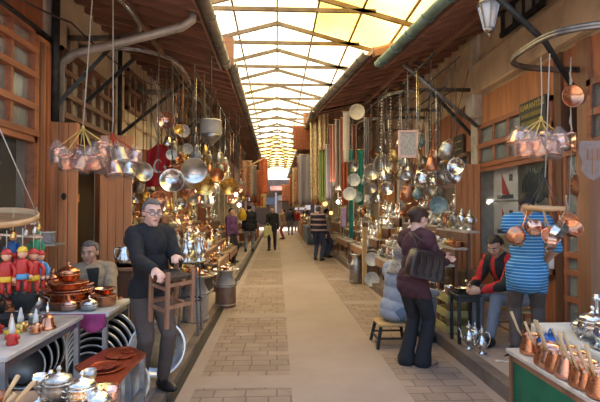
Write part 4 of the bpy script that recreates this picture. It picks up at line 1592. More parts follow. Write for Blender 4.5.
# ================================================================== goods in front on the side with the stool
T1 = table('trestle_table', 'grey-topped metal table carrying the coloured ornaments', -2.62, -1.53, 2.74, 3.80, 0.75)
T2 = table('trestle_table', 'table with pink cloth carrying stacked copper pans', -2.55, -1.36, 3.86, 4.48, 0.75, 'white_cloth', z0=HS)
tag(MB().cloth(lambda u, v: (-1.98 + 0.60 * u, 3.845 - 0.018 * math.sin(u * 17) * (0.3 + v), 0.745 - (0.20 - 0.12 * u + 0.05 * math.sin(u * 9)) * v), 24, 8, 'pink_cloth').build('hanging_table_cloth'),
    'crumpled pink cloth hanging from the edge of the copper table', 'cloth')
GRP1 = 'goods on the grey-topped table'
FIG = [(-1.63, 2.98), (-1.70, 3.10), (-1.78, 2.92), (-1.86, 3.06), (-1.62, 3.24), (-1.95, 2.96), (-1.74, 3.28), (-1.88, 3.24)]
FC = [('red_paint', 'red'), ('yellow_paint', 'yellow'), ('blue_paint', 'blue'), ('green_paint', 'green'), ('copper', 'copper'), ('white_paint', 'white'), ('brass', 'brass'), ('red_paint', 'crimson')]
WH = ['at the table edge', 'in the middle of the group', 'at the front of the group', 'beside the green one', 'at the back corner', 'by the window side', 'behind the yellow one', 'next to the brass one']
for k, ((x, y), (mt, cw)) in enumerate(zip(FIG, FC)):
    o = thing('cone_ornament', 'small %s ornament with pale pointed top, %s' % (cw, WH[k]), 'ornament', (x, y, 0.75), group=GRP1)
    s = 0.9 + 0.08 * (k % 4)
    MB().lathe([(0.035 * s, 0), (0.04 * s, 0.01), (0.03 * s, 0.03), (0.035 * s, 0.05), (0.02 * s, 0.07)], mt, 12).build('base', o)
    MB().lathe([(0.02 * s, 0.07), (0.018 * s, 0.10), (0.006 * s, 0.16), (0.001, 0.17)], 'peach_paint' if k % 2 else 'white_paint', 12).build('pointed_top', o)
    for q in (-1, 1):
        MB().ell((q * 0.037 * s, 0, 0.045), (0.014, 0.014, 0.016), mt, None, 8, 6).build('arm', o)
row(['mortar', 'bowl', 'goblet', 'cup', 'candlestick'], ['copper_old', 'iron', 'pewter', 'copper'], (-2.05, 3.46, 0.75), (-1.58, 3.46, 0.75), 'in the front row of the grey-topped table', GRP1, 3)
row(['lidded_bowl', 'jug', 'vase', 'ewer', 'teapot'], ['copper_old', 'iron', 'pewter', 'copper'], (-2.5, 3.66, 0.75), (-1.58, 3.68, 0.75), 'in the back row of the grey-topped table', GRP1, 8)
row(['bowl', 'cup', 'serving_tray'], ['silver', 'tin'], (-2.45, 3.18, 0.75), (-2.05, 3.18, 0.75), 'by the window side of the grey-topped table', GRP1, 4)
row(['bowl', 'cup', 'goblet', 'cooking_pot'], ['copper_old', 'copper', 'brass_old', 'iron'], (-2.50, 3.30, 0.75), (-2.02, 3.30, 0.75), 'in the middle row of the grey-topped table', GRP1, 14)
row(['cup', 'bowl', 'goblet'], ['copper', 'silver', 'brass'], (-2.40, 2.84, 0.75), (-1.98, 2.84, 0.75), 'at the near edge of the grey-topped table', GRP1, 15, scale=(0.7, 0.9))
hb = thing('hand_bell', 'copper hand bell with pointed handle on the grey-topped table corner', 'bell', (-1.60, 3.56, 0.75))
hb.location = (-1.60, 3.36, 0.75)
MB().lathe([(0.058, 0), (0.06, 0.008), (0.048, 0.03), (0.038, 0.075), (0.015, 0.10)], 'copper', 16).build('bell', hb)
MB().lathe([(0.012, 0.10), (0.016, 0.12), (0.010, 0.15), (0.001, 0.19)], 'silver', 10).build('handle', hb)
# copper stacks on the second table
GRP2 = 'copper and silver ware on the pink cloth table'


def pan_stack(x, y, z, r, parts):
    zz = z
    for nm, mt, h, rr, lb in parts:
        R_ = r * rr
        o = thing(nm, lb, 'pan' if 'pan' in nm else 'tray' if 'tray' in nm else 'lid', (x, y, zz), group=GRP2)
        MB().lathe([(R_ * 0.85, 0), (R_ * 0.95, 0.008), (R_, h * 0.9), (R_ * 1.06, h * 0.94), (R_ * 1.06, h), (R_ * 0.92, h), (R_ * 0.85, h * 0.98 - 0.004), (0.001, h * 0.98 - 0.004)], mt, 26).build('body', o)
        if h > 0.05:
            for s in (-1, 1):
                MB().tube([(s * R_, -0.04, h * 0.6), (s * (R_ + 0.045), -0.03, h * 0.7), (s * (R_ + 0.045), 0.03, h * 0.7), (s * R_, 0.04, h * 0.6)], 0.008, mt, 6).build('handle', o)
        zz += h
    return zz


zt = pan_stack(-1.78, 4.10, 0.75, 0.19, [('copper_pan', 'copper_old', 0.075, 1.0, 'wide dark copper pan at the bottom of the tallest stack'), ('copper_pan', 'copper', 0.065, 0.97, 'bright copper pan second from the bottom of the tallest stack'),
                                         ('copper_tray', 'copper_pink', 0.022, 1.0, 'pale copper tray in the middle of the tallest stack'), ('copper_pan', 'copper', 0.055, 0.8, 'smaller copper pan on top of the tallest stack')])
good('lidded_bowl', 'copper', (-1.78, 4.10, zt), 0.3, 0.85, 'copper lidded bowl crowning the tallest pan stack', GRP2)
zt = pan_stack(-2.20, 4.14, 0.75, 0.17, [('copper_pan', 'copper', 0.07, 1.0, 'copper pan at the bottom of the stack by the dolls'), ('copper_pan', 'copper_old', 0.06, 0.95, 'dark copper pan on top of the stack by the dolls')])
zt = pan_stack(-1.50, 4.16, 0.75, 0.10, [('copper_pan', 'copper', 0.09, 1.0, 'narrow copper pan beside the standing man')])
zt = pan_stack(-1.55, 4.36, 0.75, 0.09, [('copper_tray', 'tin', 0.03, 1.0, 'small grey tin tray behind the narrow copper pan')])
row(['jug', 'teapot', 'bowl', 'lidded_bowl'], ['silver', 'tin', 'copper_pink'], (-2.05, 3.93, 0.75), (-1.40, 3.96, 0.75), 'along the front edge of the pink cloth table', GRP2, 21, scale=(0.6, 0.8))
row(['lidded_bowl', 'bowl', 'cooking_pot'], ['copper_pink', 'silver', 'copper'], (-2.50, 3.94, 0.75), (-2.08, 3.94, 0.75), 'at the front of the pink cloth table by the dolls', GRP2, 24, scale=(0.6, 0.8))
good('bowl', 'copper_pink', (-1.50, 4.16, 0.841), 0.2, 0.8, 'pale copper bowl resting in the narrow copper pan', GRP2)
good('lidded_bowl', 'copper', (-2.20, 4.14, 0.881), 0.2, 0.9, 'copper lidded bowl on top of the stack by the dolls', GRP2)
row(['urn', 'ewer', 'lidded_bowl'], ['copper', 'copper_old', 'tin'], (-2.5, 4.38, 0.75), (-1.70, 4.38, 0.75), 'along the back edge of the pink cloth table', GRP2, 23, scale=(0.6, 0.75))
good('jug', 'silver', (-1.72, 5.35, 0.95), 1.0, 1.2, 'big silver jug on a ledge behind the man in beige', None)
tag(MB().box((-1.75, 5.35, 0.505), (0.34, 0.30, 0.89), 'wood_dark', ch=0.01).box((-1.75, 5.35, 0.93), (0.40, 0.36, 0.04), 'wood_brown', ch=0.008).build('wooden_cabinet'), 'dark wooden cabinet behind the man in beige, holding the silver jug', 'cabinet')

# dolls hung from a wooden hoop
hc_ = Vector((-1.90, 3.28, 1.53))
dr_ = thing('hanging_hoop', 'tan wooden hoop hung with metal charms and wooden dolls', 'hoop', hc_, (0.20, 0.06, 0))
MB().lathe([(0.235, -0.018), (0.25, -0.018), (0.25, 0.018), (0.235, 0.018), (0.235, -0.018)], 'wood_hoop', 36).build('hoop', dr_)
for k in range(3):
    a = 2 * PI * k / 3 + 0.4
    MB().tube([(0.24 * math.cos(a), 0.24 * math.sin(a), 0), (0, 0, 0.7)], 0.004, 'string_white', 4).build('string', dr_)
MB().tube([(0, 0, 0.7), (0, 0, 2.3)], 0.005, 'string_white', 4).build('cord', dr_)
for k in range(18):
    a = 2 * PI * k / 18
    x, y = 0.243 * math.cos(a), 0.243 * math.sin(a)
    m_ = ['silver', 'brass', 'tin'][k % 3]
    MB().tube([(x, y, -0.018), (x, y, -0.05)], 0.003, m_, 4).lathe([(0.018, -0.095), (0.02, -0.085), (0.012, -0.06), (0.003, -0.05)], m_, 8, xyz((x, y, 0))).build('charm', dr_)
MB().box((0.0, -0.02, -0.115), (0.62, 0.012, 0.014), 'tin').build('crossbar', dr_)


def doll(p, body, legs, cap, label, s=1.0, feet='red_paint'):
    o = thing('hanging_wooden_doll', label, 'doll', p, RND.uniform(-0.4, 0.4), 'wooden string dolls under the hoop')
    o.scale = (s, s, s)
    MB().lathe([(0.035, 0.12), (0.042, 0.13), (0.034, 0.21), (0.012, 0.225)], body, 12).build('torso', o)
    MB().ell((0, 0, 0.255), (0.028, 0.028, 0.032), 'peach_paint', None, 12, 8).build('head', o)
    MB().lathe([(0.031, 0.268), (0.031, 0.275), (0.022, 0.295), (0.001, 0.305)], cap, 12).build('cap', o)
    MB().lathe([(0.036, 0.09), (0.044, 0.10), (0.040, 0.128), (0.02, 0.13)], legs, 12).build('shorts', o)
    for q in (-1, 1):
        MB().tube([(q * 0.036, 0, 0.205), (q * 0.062, -0.005, 0.165), (q * 0.06, -0.015, 0.12)], [0.013, 0.014, 0.011], body, 7).ell((q * 0.06, -0.016, 0.108), (0.013, 0.013, 0.015), 'peach_paint', None, 8, 5).build('arm', o)
        MB().tube([(q * 0.02, 0, 0.10), (q * 0.022, -0.003, 0.045), (q * 0.022, 0, 0.01)], [0.016, 0.012, 0.013], feet, 7).ell((q * 0.022, -0.015, 0.004), (0.015, 0.026, 0.012), 'shoe_black', None, 8, 5).build('leg', o)
    MB().tube([(0, 0, 0.30), (0, 0, 0.42 / s)], 0.003, 'string_white', 4).build('string', o)


DL = [(6, 3.10, 'red_paint', 'yellow_paint', 'red_paint', 'red wooden doll with yellow shorts, first under the hoop', 1.0, 296),
      (22, 3.12, 'red_paint', 'sky_paint', 'yellow_paint', 'red wooden doll with pale blue shorts and yellow cap', 1.0, 293),
      (33, 3.20, 'red_paint', 'yellow_paint', 'red_paint', 'red wooden doll with yellow shorts, beside the blue one', 1.0, 294),
      (40, 3.30, 'sky_paint', 'blue_paint', 'red_paint', 'blue wooden doll with navy shorts and red cap', 0.95, 292),
      (13, 3.36, 'blue_paint', 'red_paint', 'red_paint', 'navy wooden doll with red cap hanging higher', 0.85, 268),
      (36, 3.42, 'green_paint', 'white_paint', 'green_paint', 'green wooden doll with white shorts hanging higher', 0.85, 266),
      (-8, 3.25, 'yellow_paint', 'red_paint', 'green_paint', 'yellow wooden doll with green cap', 1.0, 292)]
for px, Y, b1, b2, cp, lb, s, py in DL:
    doll(P(px, py, Y), b1, b2, cp, lb, s)

# little pedestal with a glass box by the door leaf
ps = thing('pedestal_stand', 'slim grey pedestal standing before the orange door leaf', 'stand', (-2.27, 4.60, HS))
MB().box((0, 0, 0.60), (0.05, 0.05, 1.16), 'steel_leg').build('post', ps)
MB().box((0.06, 0, 1.19), (0.26, 0.22, 0.022), 'pewter', ch=0.004).build('top', ps)
MB().box((0, 0, 0.012), (0.28, 0.28, 0.024), 'pewter').build('base', ps)
gb = thing('glass_box', 'small glass box standing on the slim grey pedestal', 'box', (-2.20, 4.60, HS + 1.201))
MB().box((0, 0, 0.05), (0.11, 0.09, 0.10), 'pane').build('glass', gb)
MB().box((0, 0, 0.107), (0.12, 0.10, 0.014), 'tin').build('lid', gb)

# leaning round trays


def lean_tray(c, r, tilt, yaw, mat, label, group, centre=None, rim=None):
    o = thing('round_tray', label, 'tray', c, group=group)
    o.rotation_euler = Euler((PI / 2 - tilt, 0, yaw), 'XYZ')
    MB().lathe([(0.001, 0.0), (r * 0.80, 0.0), (r * 0.86, 0.012), (r * 0.90, 0.03), (r * 0.985, 0.036), (r, 0.040), (r * 0.985, 0.046), (r * 0.89, 0.038), (r * 0.84, 0.018), (r * 0.79, 0.007), (0.001, 0.007)], mat, 40).build('dish', o)
    if rim:
        MB().tube([(r * math.cos(t * 2 * PI / 36), r * math.sin(t * 2 * PI / 36), 0.042) for t in range(36)], 0.008, rim, 6, True).build('rim', o)
    if centre:
        MB().lathe([(0.001, 0.009), (r * 0.66, 0.009), (r * 0.66, 0.013), (0.001, 0.013)], centre, 36).build('centre_disc', o)
    return o


for k in range(7):
    r = 0.305 - 0.024 * k
    lean_tray((-1.56 - 0.003 * k, 4.31 - 0.046 * k, HS + r + 0.004), r, 0.13, 0.12, 'tray_dark', 'round metal tray with bright rim, %s from the front in the leaning set' % ORD[6 - k],
              'nested trays leaning under the copper table', rim='aluminium')
for k in range(4):
    r = 0.27 - 0.03 * k
    lean_tray((-2.16, 4.31 - 0.055 * k, HS + r + 0.004), r, 0.13, 0.1, 'tray_dark', 'round metal tray with bright rim, %s in the set beside the pale table leg' % ORD[3 - k],
              'second set of nested trays under the table', rim='aluminium')
lean_tray((-1.09, 4.33, 0.265 + HS), 0.255, 0.2, 0.35, 'aluminium', 'bright round tray with tan woven centre leaning behind the standing man', None, 'wicker_tan')
lean_tray((-1.16, 3.62, 0.205 + HS), 0.195, 0.22, 0.25, 'tin', 'grey round tray leaning between the red table and the standing man', None)

# red copper table
zt = 0.55
poly = [(75, 366), (107, 348), (130, 346), (146, 353), (131, 367), (118, 383), (96, 386)]
pw = [G(a, b, zt) for a, b in poly]
rt = thing('copper_table', 'low table with a shiny red copper top of irregular outline', 'table')
MB().prism([(q.x, q.y) for q in pw][::-1], zt - 0.02, zt, 'copper_red').build('tabletop', rt)
cx = sum(q.x for q in pw) / 7
cy = sum(q.y for q in pw) / 7
for q in (pw[0], pw[2], pw[3], pw[5]):
    x, y = q.x + (cx - q.x) * 0.12, q.y + (cy - q.y) * 0.12
    MB().box((x, y, (zt - 0.02) / 2), (0.035, 0.035, zt - 0.02), 'steel_leg').build('leg', rt)
a, b = pw[3], pw[5]
MB().bar((a.x * .88 + cx * .12, a.y * .88 + cy * .12, 0.30), (b.x * .88 + cx * .12, b.y * .88 + cy * .12, 0.30), 0.025, 0.025, 'steel_leg').build('rail', rt)
GR3 = 'red copper dishes on the red copper table'
z = zt
for k, (px, py, r) in enumerate(((104, 369, 0.125), (121, 356, 0.10), (129, 352, 0.055))):
    q = G(px, py, zt)
    o = tag(MB().lathe([(r * 0.8, 0), (r * 0.88, 0.003), (r, 0.011), (r * 1.03, 0.012), (r * 1.01, 0.015), (r * 0.86, 0.006), (0.001, 0.004)], 'copper_red', 28).build('copper_dish', None, q),
            ['large red copper dish at the near end of the red table', 'middle-sized red copper dish halfway along the red table', 'small red copper dish at the far tip of the red table'][k], 'dish', GR3)
q = G(104, 369, zt)
tag(MB().lathe([(0.075, 0), (0.09, 0.010), (0.095, 0.012), (0.08, 0.005), (0.001, 0.004)], 'copper_red', 24).build('copper_dish', None, (q.x, q.y, zt + 0.016)), 'red copper dish stacked on the large one at the near end', 'dish', GR3)

# low stand in front with ornate silver and bangles
table('low_table', 'low front table with ornate silver and brass bangles', -1.75, -0.93, 1.85, 2.60, 0.61, 'table_wood', 'wood_dark')
GR4 = 'trinkets on the low front table'
for px, Y, kd, mt, s, lb in ((88, 2.36, 'tureen', 'silver', 0.50, 'ornate silver tureen on the low front table'), (104, 2.34, 'lidded_bowl', 'silver', 0.48, 'shiny silver lidded bowl beside the ornate tureen'),
                             (66, 2.42, 'tureen', 'tin', 0.52, 'dull silver tureen on the low front table, by the grey table leg'), (48, 2.44, 'goblet', 'silver', 0.75, 'silver goblet on the low front table'),
                             (77, 2.53, 'lidded_bowl', 'tin', 0.42, 'dull tin lidded bowl at the back of the low front table'), (116, 2.42, 'cup', 'copper_pink', 0.8, 'pale copper cup at the edge of the low front table'),
                             (95, 2.53, 'goblet', 'tin', 0.7, 'dull tin goblet behind the ornate tureen'), (58, 2.54, 'candlestick', 'silver', 0.42, 'small silver candlestick at the back of the low front table'),
                             (108, 2.52, 'bowl', 'brass', 0.5, 'little brass bowl behind the shiny lidded bowl'), (86, 2.22, 'bowl', 'copper_pink', 0.45, 'little pale copper bowl before the ornate tureen')):
    good(kd, mt, ((px - 277) / F * Y, Y, 0.61), 0.4, s * 1.12, lb, GR4)
tag(MB().cloth(lambda u, v: ((92 - 277) / F * 2.2 + 0.16 * u, 2.16 + 0.05 * v, 0.613 + 0.01 * math.sin(u * 9) ** 2), 10, 4, 'green_plastic').build('ribbon'), 'strip of bright green ribbon lying on the low front table', 'ribbon')
for k in range(9):
    X, Y = (42 + 8.0 * k - 277) / F * 2.24, 2.20 + 0.02 * (k % 3)
    r = 0.03
    o = MB().tube([(r * math.cos(a), 0.012 * math.sin(a * 3), r + r * math.sin(a)) for a in [2 * PI * t / 18 for t in range(18)]], 0.006, 'brass' if k % 4 else 'copper', 6, True).build('bangle', None, (X, Y, 0.618), 0.5 + 0.3 * (k % 3))
    tag(o, '%s bangle standing upright, %s along the front of the low table' % ('copper' if k % 4 == 0 else 'yellow brass', ORD[k]), 'bangle', 'bangles along the low front table')
q = P(20, 402, 2.2)
cr = thing('spoon_crock', 'dark crock holding pale wooden spoons on the low front table', 'crock', (-1.27, 2.14, 0.61))
MB().lathe([(0.055, 0), (0.07, 0.05), (0.065, 0.14), (0.072, 0.15), (0.06, 0.15), (0.055, 0.03), (0.001, 0.02)], 'copper_old', 18).build('body', cr)
for k, (px, py, dx) in enumerate(((18, 376, 0.0), (33, 383, 0.03), (15, 394, -0.02))):
    tp = P(px, py, 2.14)
    o = thing('wooden_spoon', ['tallest pale wooden spoon in the dark crock', 'slanting pale wooden spoon in the dark crock', 'short pale wooden spoon in the dark crock'][k], 'spoon', (-1.27 + dx, 2.14, 0.635), group='spoons in the crock')
    v = tp - Vector((-1.27 + dx, 2.14, 0.635))
    MB().tube([(0, 0, 0), v * 0.75, v], [0.007, 0.009, 0.011], 'wood_pale', 8).build('handle', o)
    MB().ell(v * 0.04, (0.02, 0.012, 0.012), 'wood_pale').build('bowl', o)
# ================================================================== hanging rails, ropes and pot bunches
ring_rail('hanging_ring_rail', XL, -1.75, 4.85, 6.60, 3.96, 'big dark iron half-ring rail carrying the two bunches of copper pots', 1,
          strut=[((XL, 6.0, 2.76), (-2.15, 6.45, 3.93))], wallbar=(4.3, 6.0), r=0.03)
ring_rail('hanging_ring_rail', XL, -1.60, 6.95, 9.5, 3.96, 'second iron half-ring rail, before the cream wall above the flag', 1,
          strut=[((XL, 8.6, 2.90), (-1.72, 8.7, 3.93)), ((XL, 7.2, 3.2), (-2.2, 7.3, 3.93))])
ring_rail('hanging_ring_rail', XL, -1.60, 9.65, 12.4, 3.96, 'third iron half-ring rail, beyond the cream wall', 1, strut=[((XL, 11.4, 2.9), (-1.75, 11.4, 3.93))])
ring_rail('hanging_ring_rail', XL, -1.60, 12.6, 15.0, 3.96, 'fourth iron half-ring rail, above the canister stall', 1, strut=[((XL, 14, 2.9), (-1.75, 14, 3.93))])
ring_rail('hanging_ring_rail', XR, 2.40, 3.72, 5.02, 3.13, 'pale iron half-ring rail above the sign carrying copper pots', -1, 'iron_shiny')
ring_rail('hanging_ring_rail', XR, 1.98, 7.95, 9.6, 3.66, 'iron half-ring rail hung with beaded strings', -1, 'iron_shiny', strut=[((XR, 8.0, 2.9), (2.7, 8.0, 3.64))])
ring_rail('hanging_ring_rail', XR, 1.95, 10.4, 12.1, 3.66, 'iron half-ring rail beyond the beaded strings', -1, 'iron_shiny')
tag(MB().tube([P(494, -6, 4.3), P(545, 42, 4.6), (XR, 5.0, 2.75)], 0.03, 'iron', 7).build('wall_mounted_strut'), 'dark iron pipe strut slanting from the awning to the shop pier', 'strut')
tag(MB().tube([P(404, 64, 7.3), P(440, 95, 7.45), P(477, 126, 7.5)], 0.035, 'steel_leg', 7).build('wall_mounted_strut'), 'thin grey strut slanting down to the white pier', 'strut')
tag(MB().tube([(XL + 0.05, 6.26, 0.1), (XL + 0.05, 6.26, 3.50), P(66, 60, 6.2), P(74, 54, 6.2), P(120, 43, 6.1), P(182, 27, 6.0), P(192, 20, 6.0), P(195, 8, 6.0)], 0.055, 'zinc', 10).build('wall_mounted_drainpipe'),
    'pale grey drainpipe running from the gutter down the pier', 'drainpipe')
tag(MB().tube([(XL + 0.10, 6.02, 2.7), (XL + 0.10, 6.02, 4.5)], 0.05, 'iron', 8).build('wall_mounted_post'), 'black iron post rising beside the first half-ring rail', 'post')
tag(MB().tube([(XL + 0.12, 8.38, 2.75), (XL + 0.12, 8.38, 4.5)], 0.04, 'iron', 8).build('wall_mounted_post'), 'black iron post between the second ring rail and the cream wall', 'post')
tag(MB().tube(sag((XL + 0.05, 4.0, 3.85), (-2.6, 6.0, 3.95), 8, 0.08), 0.012, 'string_dark', 5).tube(sag((-2.6, 6.0, 3.95), (-2.5, 9.5, 4.1), 8, 0.1), 0.012, 'string_dark', 5).build('hanging_cable'),
    'black cable sagging along the facade above the first ring rail', 'cable')


def bunch(knot, top, pots, smat, mats, phrase, frm, group, seed):
    r = random.Random(seed)
    tag(MB().tube([knot, knot + Vector((0.01, 0, 0.15)), top], 0.006, 'string_white', 6).ell(knot, (0.018, 0.018, 0.03), smat, None, 8, 6).build('hanging_rope'),
        'pale rope holding the %s' % phrase, 'rope')
    for k, (px, py, Y, s) in enumerate(pots):
        p = P(px, py, Y)
        hang_pot(p - Vector((0, 0, 0.04)), (r.uniform(-0.45, 0.45), r.uniform(-0.45, 0.45), r.uniform(0, 6.2)), knot, mats[k % len(mats)], smat,
                 '%s pot in clear plastic, %s %s in the %s' % (MATWORD[mats[k % len(mats)]], ORD[k], frm, phrase), group, s * 1.18)


k1, t1 = P(83, 128, 4.72), P(93, -12, 4.75)
bunch(k1, t1, [(60, 156, 4.72, 1.05), (68, 162, 4.60, 1.0), (76, 158, 4.80, 1.0), (80, 164, 4.56, 1.05), (90, 155, 4.82, 1.0), (96, 162, 4.64, 1.05), (103, 150, 4.74, 1.0)], 'string_yellow', ['copper_pink', 'copper'], 'yellow-string bunch', 'from the door', 'yellow-string pots by the orange door', 5)
k2, t2 = P(112, 135, 4.95), P(113, -10, 4.95)
bunch(k2, t2, [(104, 165, 4.95, 1.0), (109, 154, 5.08, 1.0), (114, 170, 4.84, 1.1), (120, 157, 4.92, 1.1), (127, 170, 4.98, 1.0), (133, 158, 5.04, 1.0)], 'string_red', ['tin', 'silver', 'copper_pink'], 'red-string bunch', 'from the yellow-string bunch', 'red-string pots beside the yellow-string bunch', 6)
k3, t3 = P(541, 119, 4.2), P(541, 57, 4.25)
bunch(k3, t3, [(517, 140, 4.22, 1.0), (524, 148, 4.10, 1.0), (531, 138, 4.30, 0.95), (538, 148, 4.06, 1.05), (546, 140, 4.28, 0.95), (551, 150, 4.14, 1.0), (560, 142, 4.24, 1.0)], 'string_yellow', ['copper_pink', 'copper'], 'bunch below the sign', 'from the alley', 'pots hanging below the black sign', 7)

hp_ = P(544, 208, 4.02)
hz_ = thing('hanging_hoop', 'tan wooden hoop with copper pans hung round it before the striped polo shirt', 'hoop', hp_, (0.05, 0.02, 0))
MB().lathe([(0.155, -0.02), (0.168, -0.02), (0.168, 0.02), (0.155, 0.02), (0.155, -0.02)], 'wood_hoop', 36).build('hoop', hz_)
kk = Vector((0, 0, 0.27))
for k in range(4):
    a = 2 * PI * k / 4 + 0.5
    MB().tube([(0.16 * math.cos(a), 0.16 * math.sin(a), 0), kk], 0.004, 'string_dark', 4).build('string', hz_)
MB().tube([kk, (0, 0, P(543, 57, 4.05).z - hp_.z)], 0.006, 'string_white', 4).build('cord', hz_)
for k in range(8):
    a = 2 * PI * k / 8 + 0.2
    base = hp_ + Vector((0.162 * math.cos(a), 0.162 * math.sin(a), -0.02))
    L_ = 0.19 + 0.055 * (k % 3)
    o = thing('hanging_copper_pan', '%s pan, %s round the tan hoop before the striped polo shirt' % ('wooden-handled copper' if k % 2 else 'shiny copper', ORD[k]), 'pan', base, (0.25 * (k % 3 - 1), 0.9 * (1 if k % 2 else -1) * 0.5, a), 'pans round the tan hoop')
    MB().tube([(0, 0, 0), (0, 0, -L_ * 0.75)], 0.008, 'wood_pale' if k % 2 else 'copper', 6).build('handle', o)
    MB().lathe([(0.04, 0), (0.066, 0.006), (0.078, 0.07), (0.083, 0.072), (0.076, 0.07), (0.060, 0.010), (0.001, 0.008)], ['copper', 'copper_pink', 'silver', 'copper_pink'][k % 4], 18,
               Matrix.Translation((0, 0.02, -L_ - 0.02)) @ Matrix.Rotation(1.2, 4, 'X')).build('bowl', o)

# chain of copper pans at the end of the ring rail
for k, (px, py, r) in enumerate(((571, 97, 0.105), (571, 144, 0.10), (572, 186, 0.105), (567, 222, 0.09))):
    p = P(px, py, 4.35)
    o = thing('hanging_copper_pan', ['round copper pan at the top of the chain beside the sign', 'copper pan second from the top of the chain', 'copper pan third from the top of the chain', 'lowest copper pan of the chain beside the tan hoop'][k], 'pan', p, (0, 0, 0.25), 'chain of copper pans')
    MB().lathe([(0.001, 0), (r * 0.8, 0.004), (r, 0.035), (r * 1.05, 0.037), (r * 0.97, 0.037), (r * 0.78, 0.01), (0.001, 0.008)], 'copper' if k != 1 else 'copper_pink', 24, Matrix.Rotation([-0.3, 0.8, 0.5, -0.5][k], 4, 'Z') @ Matrix.Rotation(PI / 2, 4, 'X')).build('dish', o)
    MB().tube([(0, 0, r), (0.012, 0, r + 0.05), (-0.01, 0, r + 0.11), (0.0, 0, r + 0.17)], 0.008, 'string_white', 6).build('hook', o)
tag(MB().tube([P(571, 57, 4.35), P(570, 90, 4.35), P(572, 140, 4.35), P(569, 215, 4.35)], 0.006, 'string_white', 5).build('hanging_rope'), 'pale rope with hooks linking the chain of copper pans', 'rope')
pq = P(593, 159, 4.2)
pl = thing('hanging_plaque', 'pinkish grey metal plaque with scalloped outline hanging by the brown pier', 'plaque', pq, (0, 0, -0.4))
sc_ = [(-0.11, 0.17), (0.11, 0.17), (0.12, 0.06), (0.09, -0.02), (0.10, -0.10), (0.05, -0.17), (0.0, -0.20), (-0.05, -0.17), (-0.10, -0.10), (-0.09, -0.02), (-0.12, 0.06)]
MB().prism(sc_, -0.008, 0.008, 'copper_matt', Matrix.Rotation(PI / 2, 4, 'X')).build('plate', pl)
mb = MB().box((0, -0.012, 0.0), (0.10, 0.008, 0.014), 'wood_brown').box((0, -0.012, -0.07), (0.016, 0.008, 0.14), 'wood_brown')
for q in (-0.042, 0, 0.042):
    mb.box((q, -0.012, 0.045), (0.014, 0.008, 0.09), 'wood_brown')
mb.build('fork_emblem', pl)
MB().tube([(0, 0, 0.18), (0, 0, 1.0)], 0.005, 'string_dark', 4).build('string', pl)

# lantern
ln = thing('hanging_lantern', 'small street lantern with milky panes under the awning edge', 'lantern', P(489, 14, 4.6), 0.3)
MB().lathe([(0.045, -0.15), (0.105, 0.10)], 'lamp_white', 6).build('glass', ln)
mb = MB()
for k in range(6):
    a = 2 * PI * k / 6
    mb.bar((0.048 * math.cos(a), 0.048 * math.sin(a), -0.15), (0.108 * math.cos(a), 0.108 * math.sin(a), 0.10), 0.014, 0.014, 'pewter')
mb.lathe([(0.03, -0.19), (0.055, -0.17), (0.052, -0.145)], 'pewter', 6).lathe([(0.001, -0.23), (0.012, -0.215), (0.008, -0.19)], 'pewter', 8)
mb.build('frame', ln)
MB().lathe([(0.125, 0.10), (0.12, 0.115), (0.05, 0.19), (0.03, 0.22), (0.001, 0.24)], 'pewter', 6).build('cap', ln)
MB().tube([(0, 0, 0.23), (0, 0, 0.42)], 0.008, 'iron', 5).build('hanger', ln)

# sign boards
def text(name, body, size, mat, parent, T):
    c = bpy.data.curves.new(name, 'FONT')
    c.body = body
    c.size = size
    c.align_x = 'CENTER'
    c.align_y = 'CENTER'
    c.extrude = 0.002
    c.offset = 0.001
    c.materials.append(M[mat])
    t = bpy.data.objects.new(name, c)
    COL.objects.link(t)
    me = bpy.data.meshes.new_from_object(t.evaluated_get(bpy.context.evaluated_depsgraph_get()))
    bpy.data.objects.remove(t)
    o = bpy.data.objects.new(name, me)
    COL.objects.link(o)
    o.parent = parent
    o.matrix_local = T
    return o


sg = thing('shop_sign', 'black board sign with gold lettering on the orange wooden facade', 'sign', (XR - 0.07, 5.86, 2.78))
MB().box((-0.03, 0, 0), (0.02, 0.62, 0.46), 'sign_black', ch=0.004).build('board', sg)
RT = Matrix.Rotation(-PI / 2, 4, 'Z') @ Matrix.Rotation(PI / 2, 4, 'X')
text('lettering', 'GARANTİLİ', 0.105, 'sign_gold', sg, xyz((-0.042, 0, 0.15)) @ RT)
rr = random.Random(4)
for ln_, z in enumerate((0.04, -0.06, -0.16)):
    mb = MB()
    y = 0.25
    while y > -0.22:
        wd = rr.uniform(0.018, 0.034)
        for sgm in range(2):
            mb.box((-0.042, y - sgm * wd * 0.7, z), (0.004, 0.007, 0.055), 'sign_gold')
        mb.box((-0.042, y - wd * 0.35, z + rr.choice((-0.024, 0, 0.024))), (0.004, wd * 0.7, 0.007), 'sign_gold')
        y -= wd + 0.018 + 0
    mb.build('lettering', sg)
sg = thing('shop_sign', 'small dark green board sign beyond the white pier', 'sign', (XR - 0.02, 8.45, 2.70))
MB().box((-0.03, 0, 0), (0.02, 0.46, 0.52), 'sign_green', ch=0.004).build('board', sg)
for z in (0.14, 0.0, -0.14):
    MB().box((-0.042, 0, z), (0.004, 0.3, 0.02), 'sign_gold').build('lettering', sg)
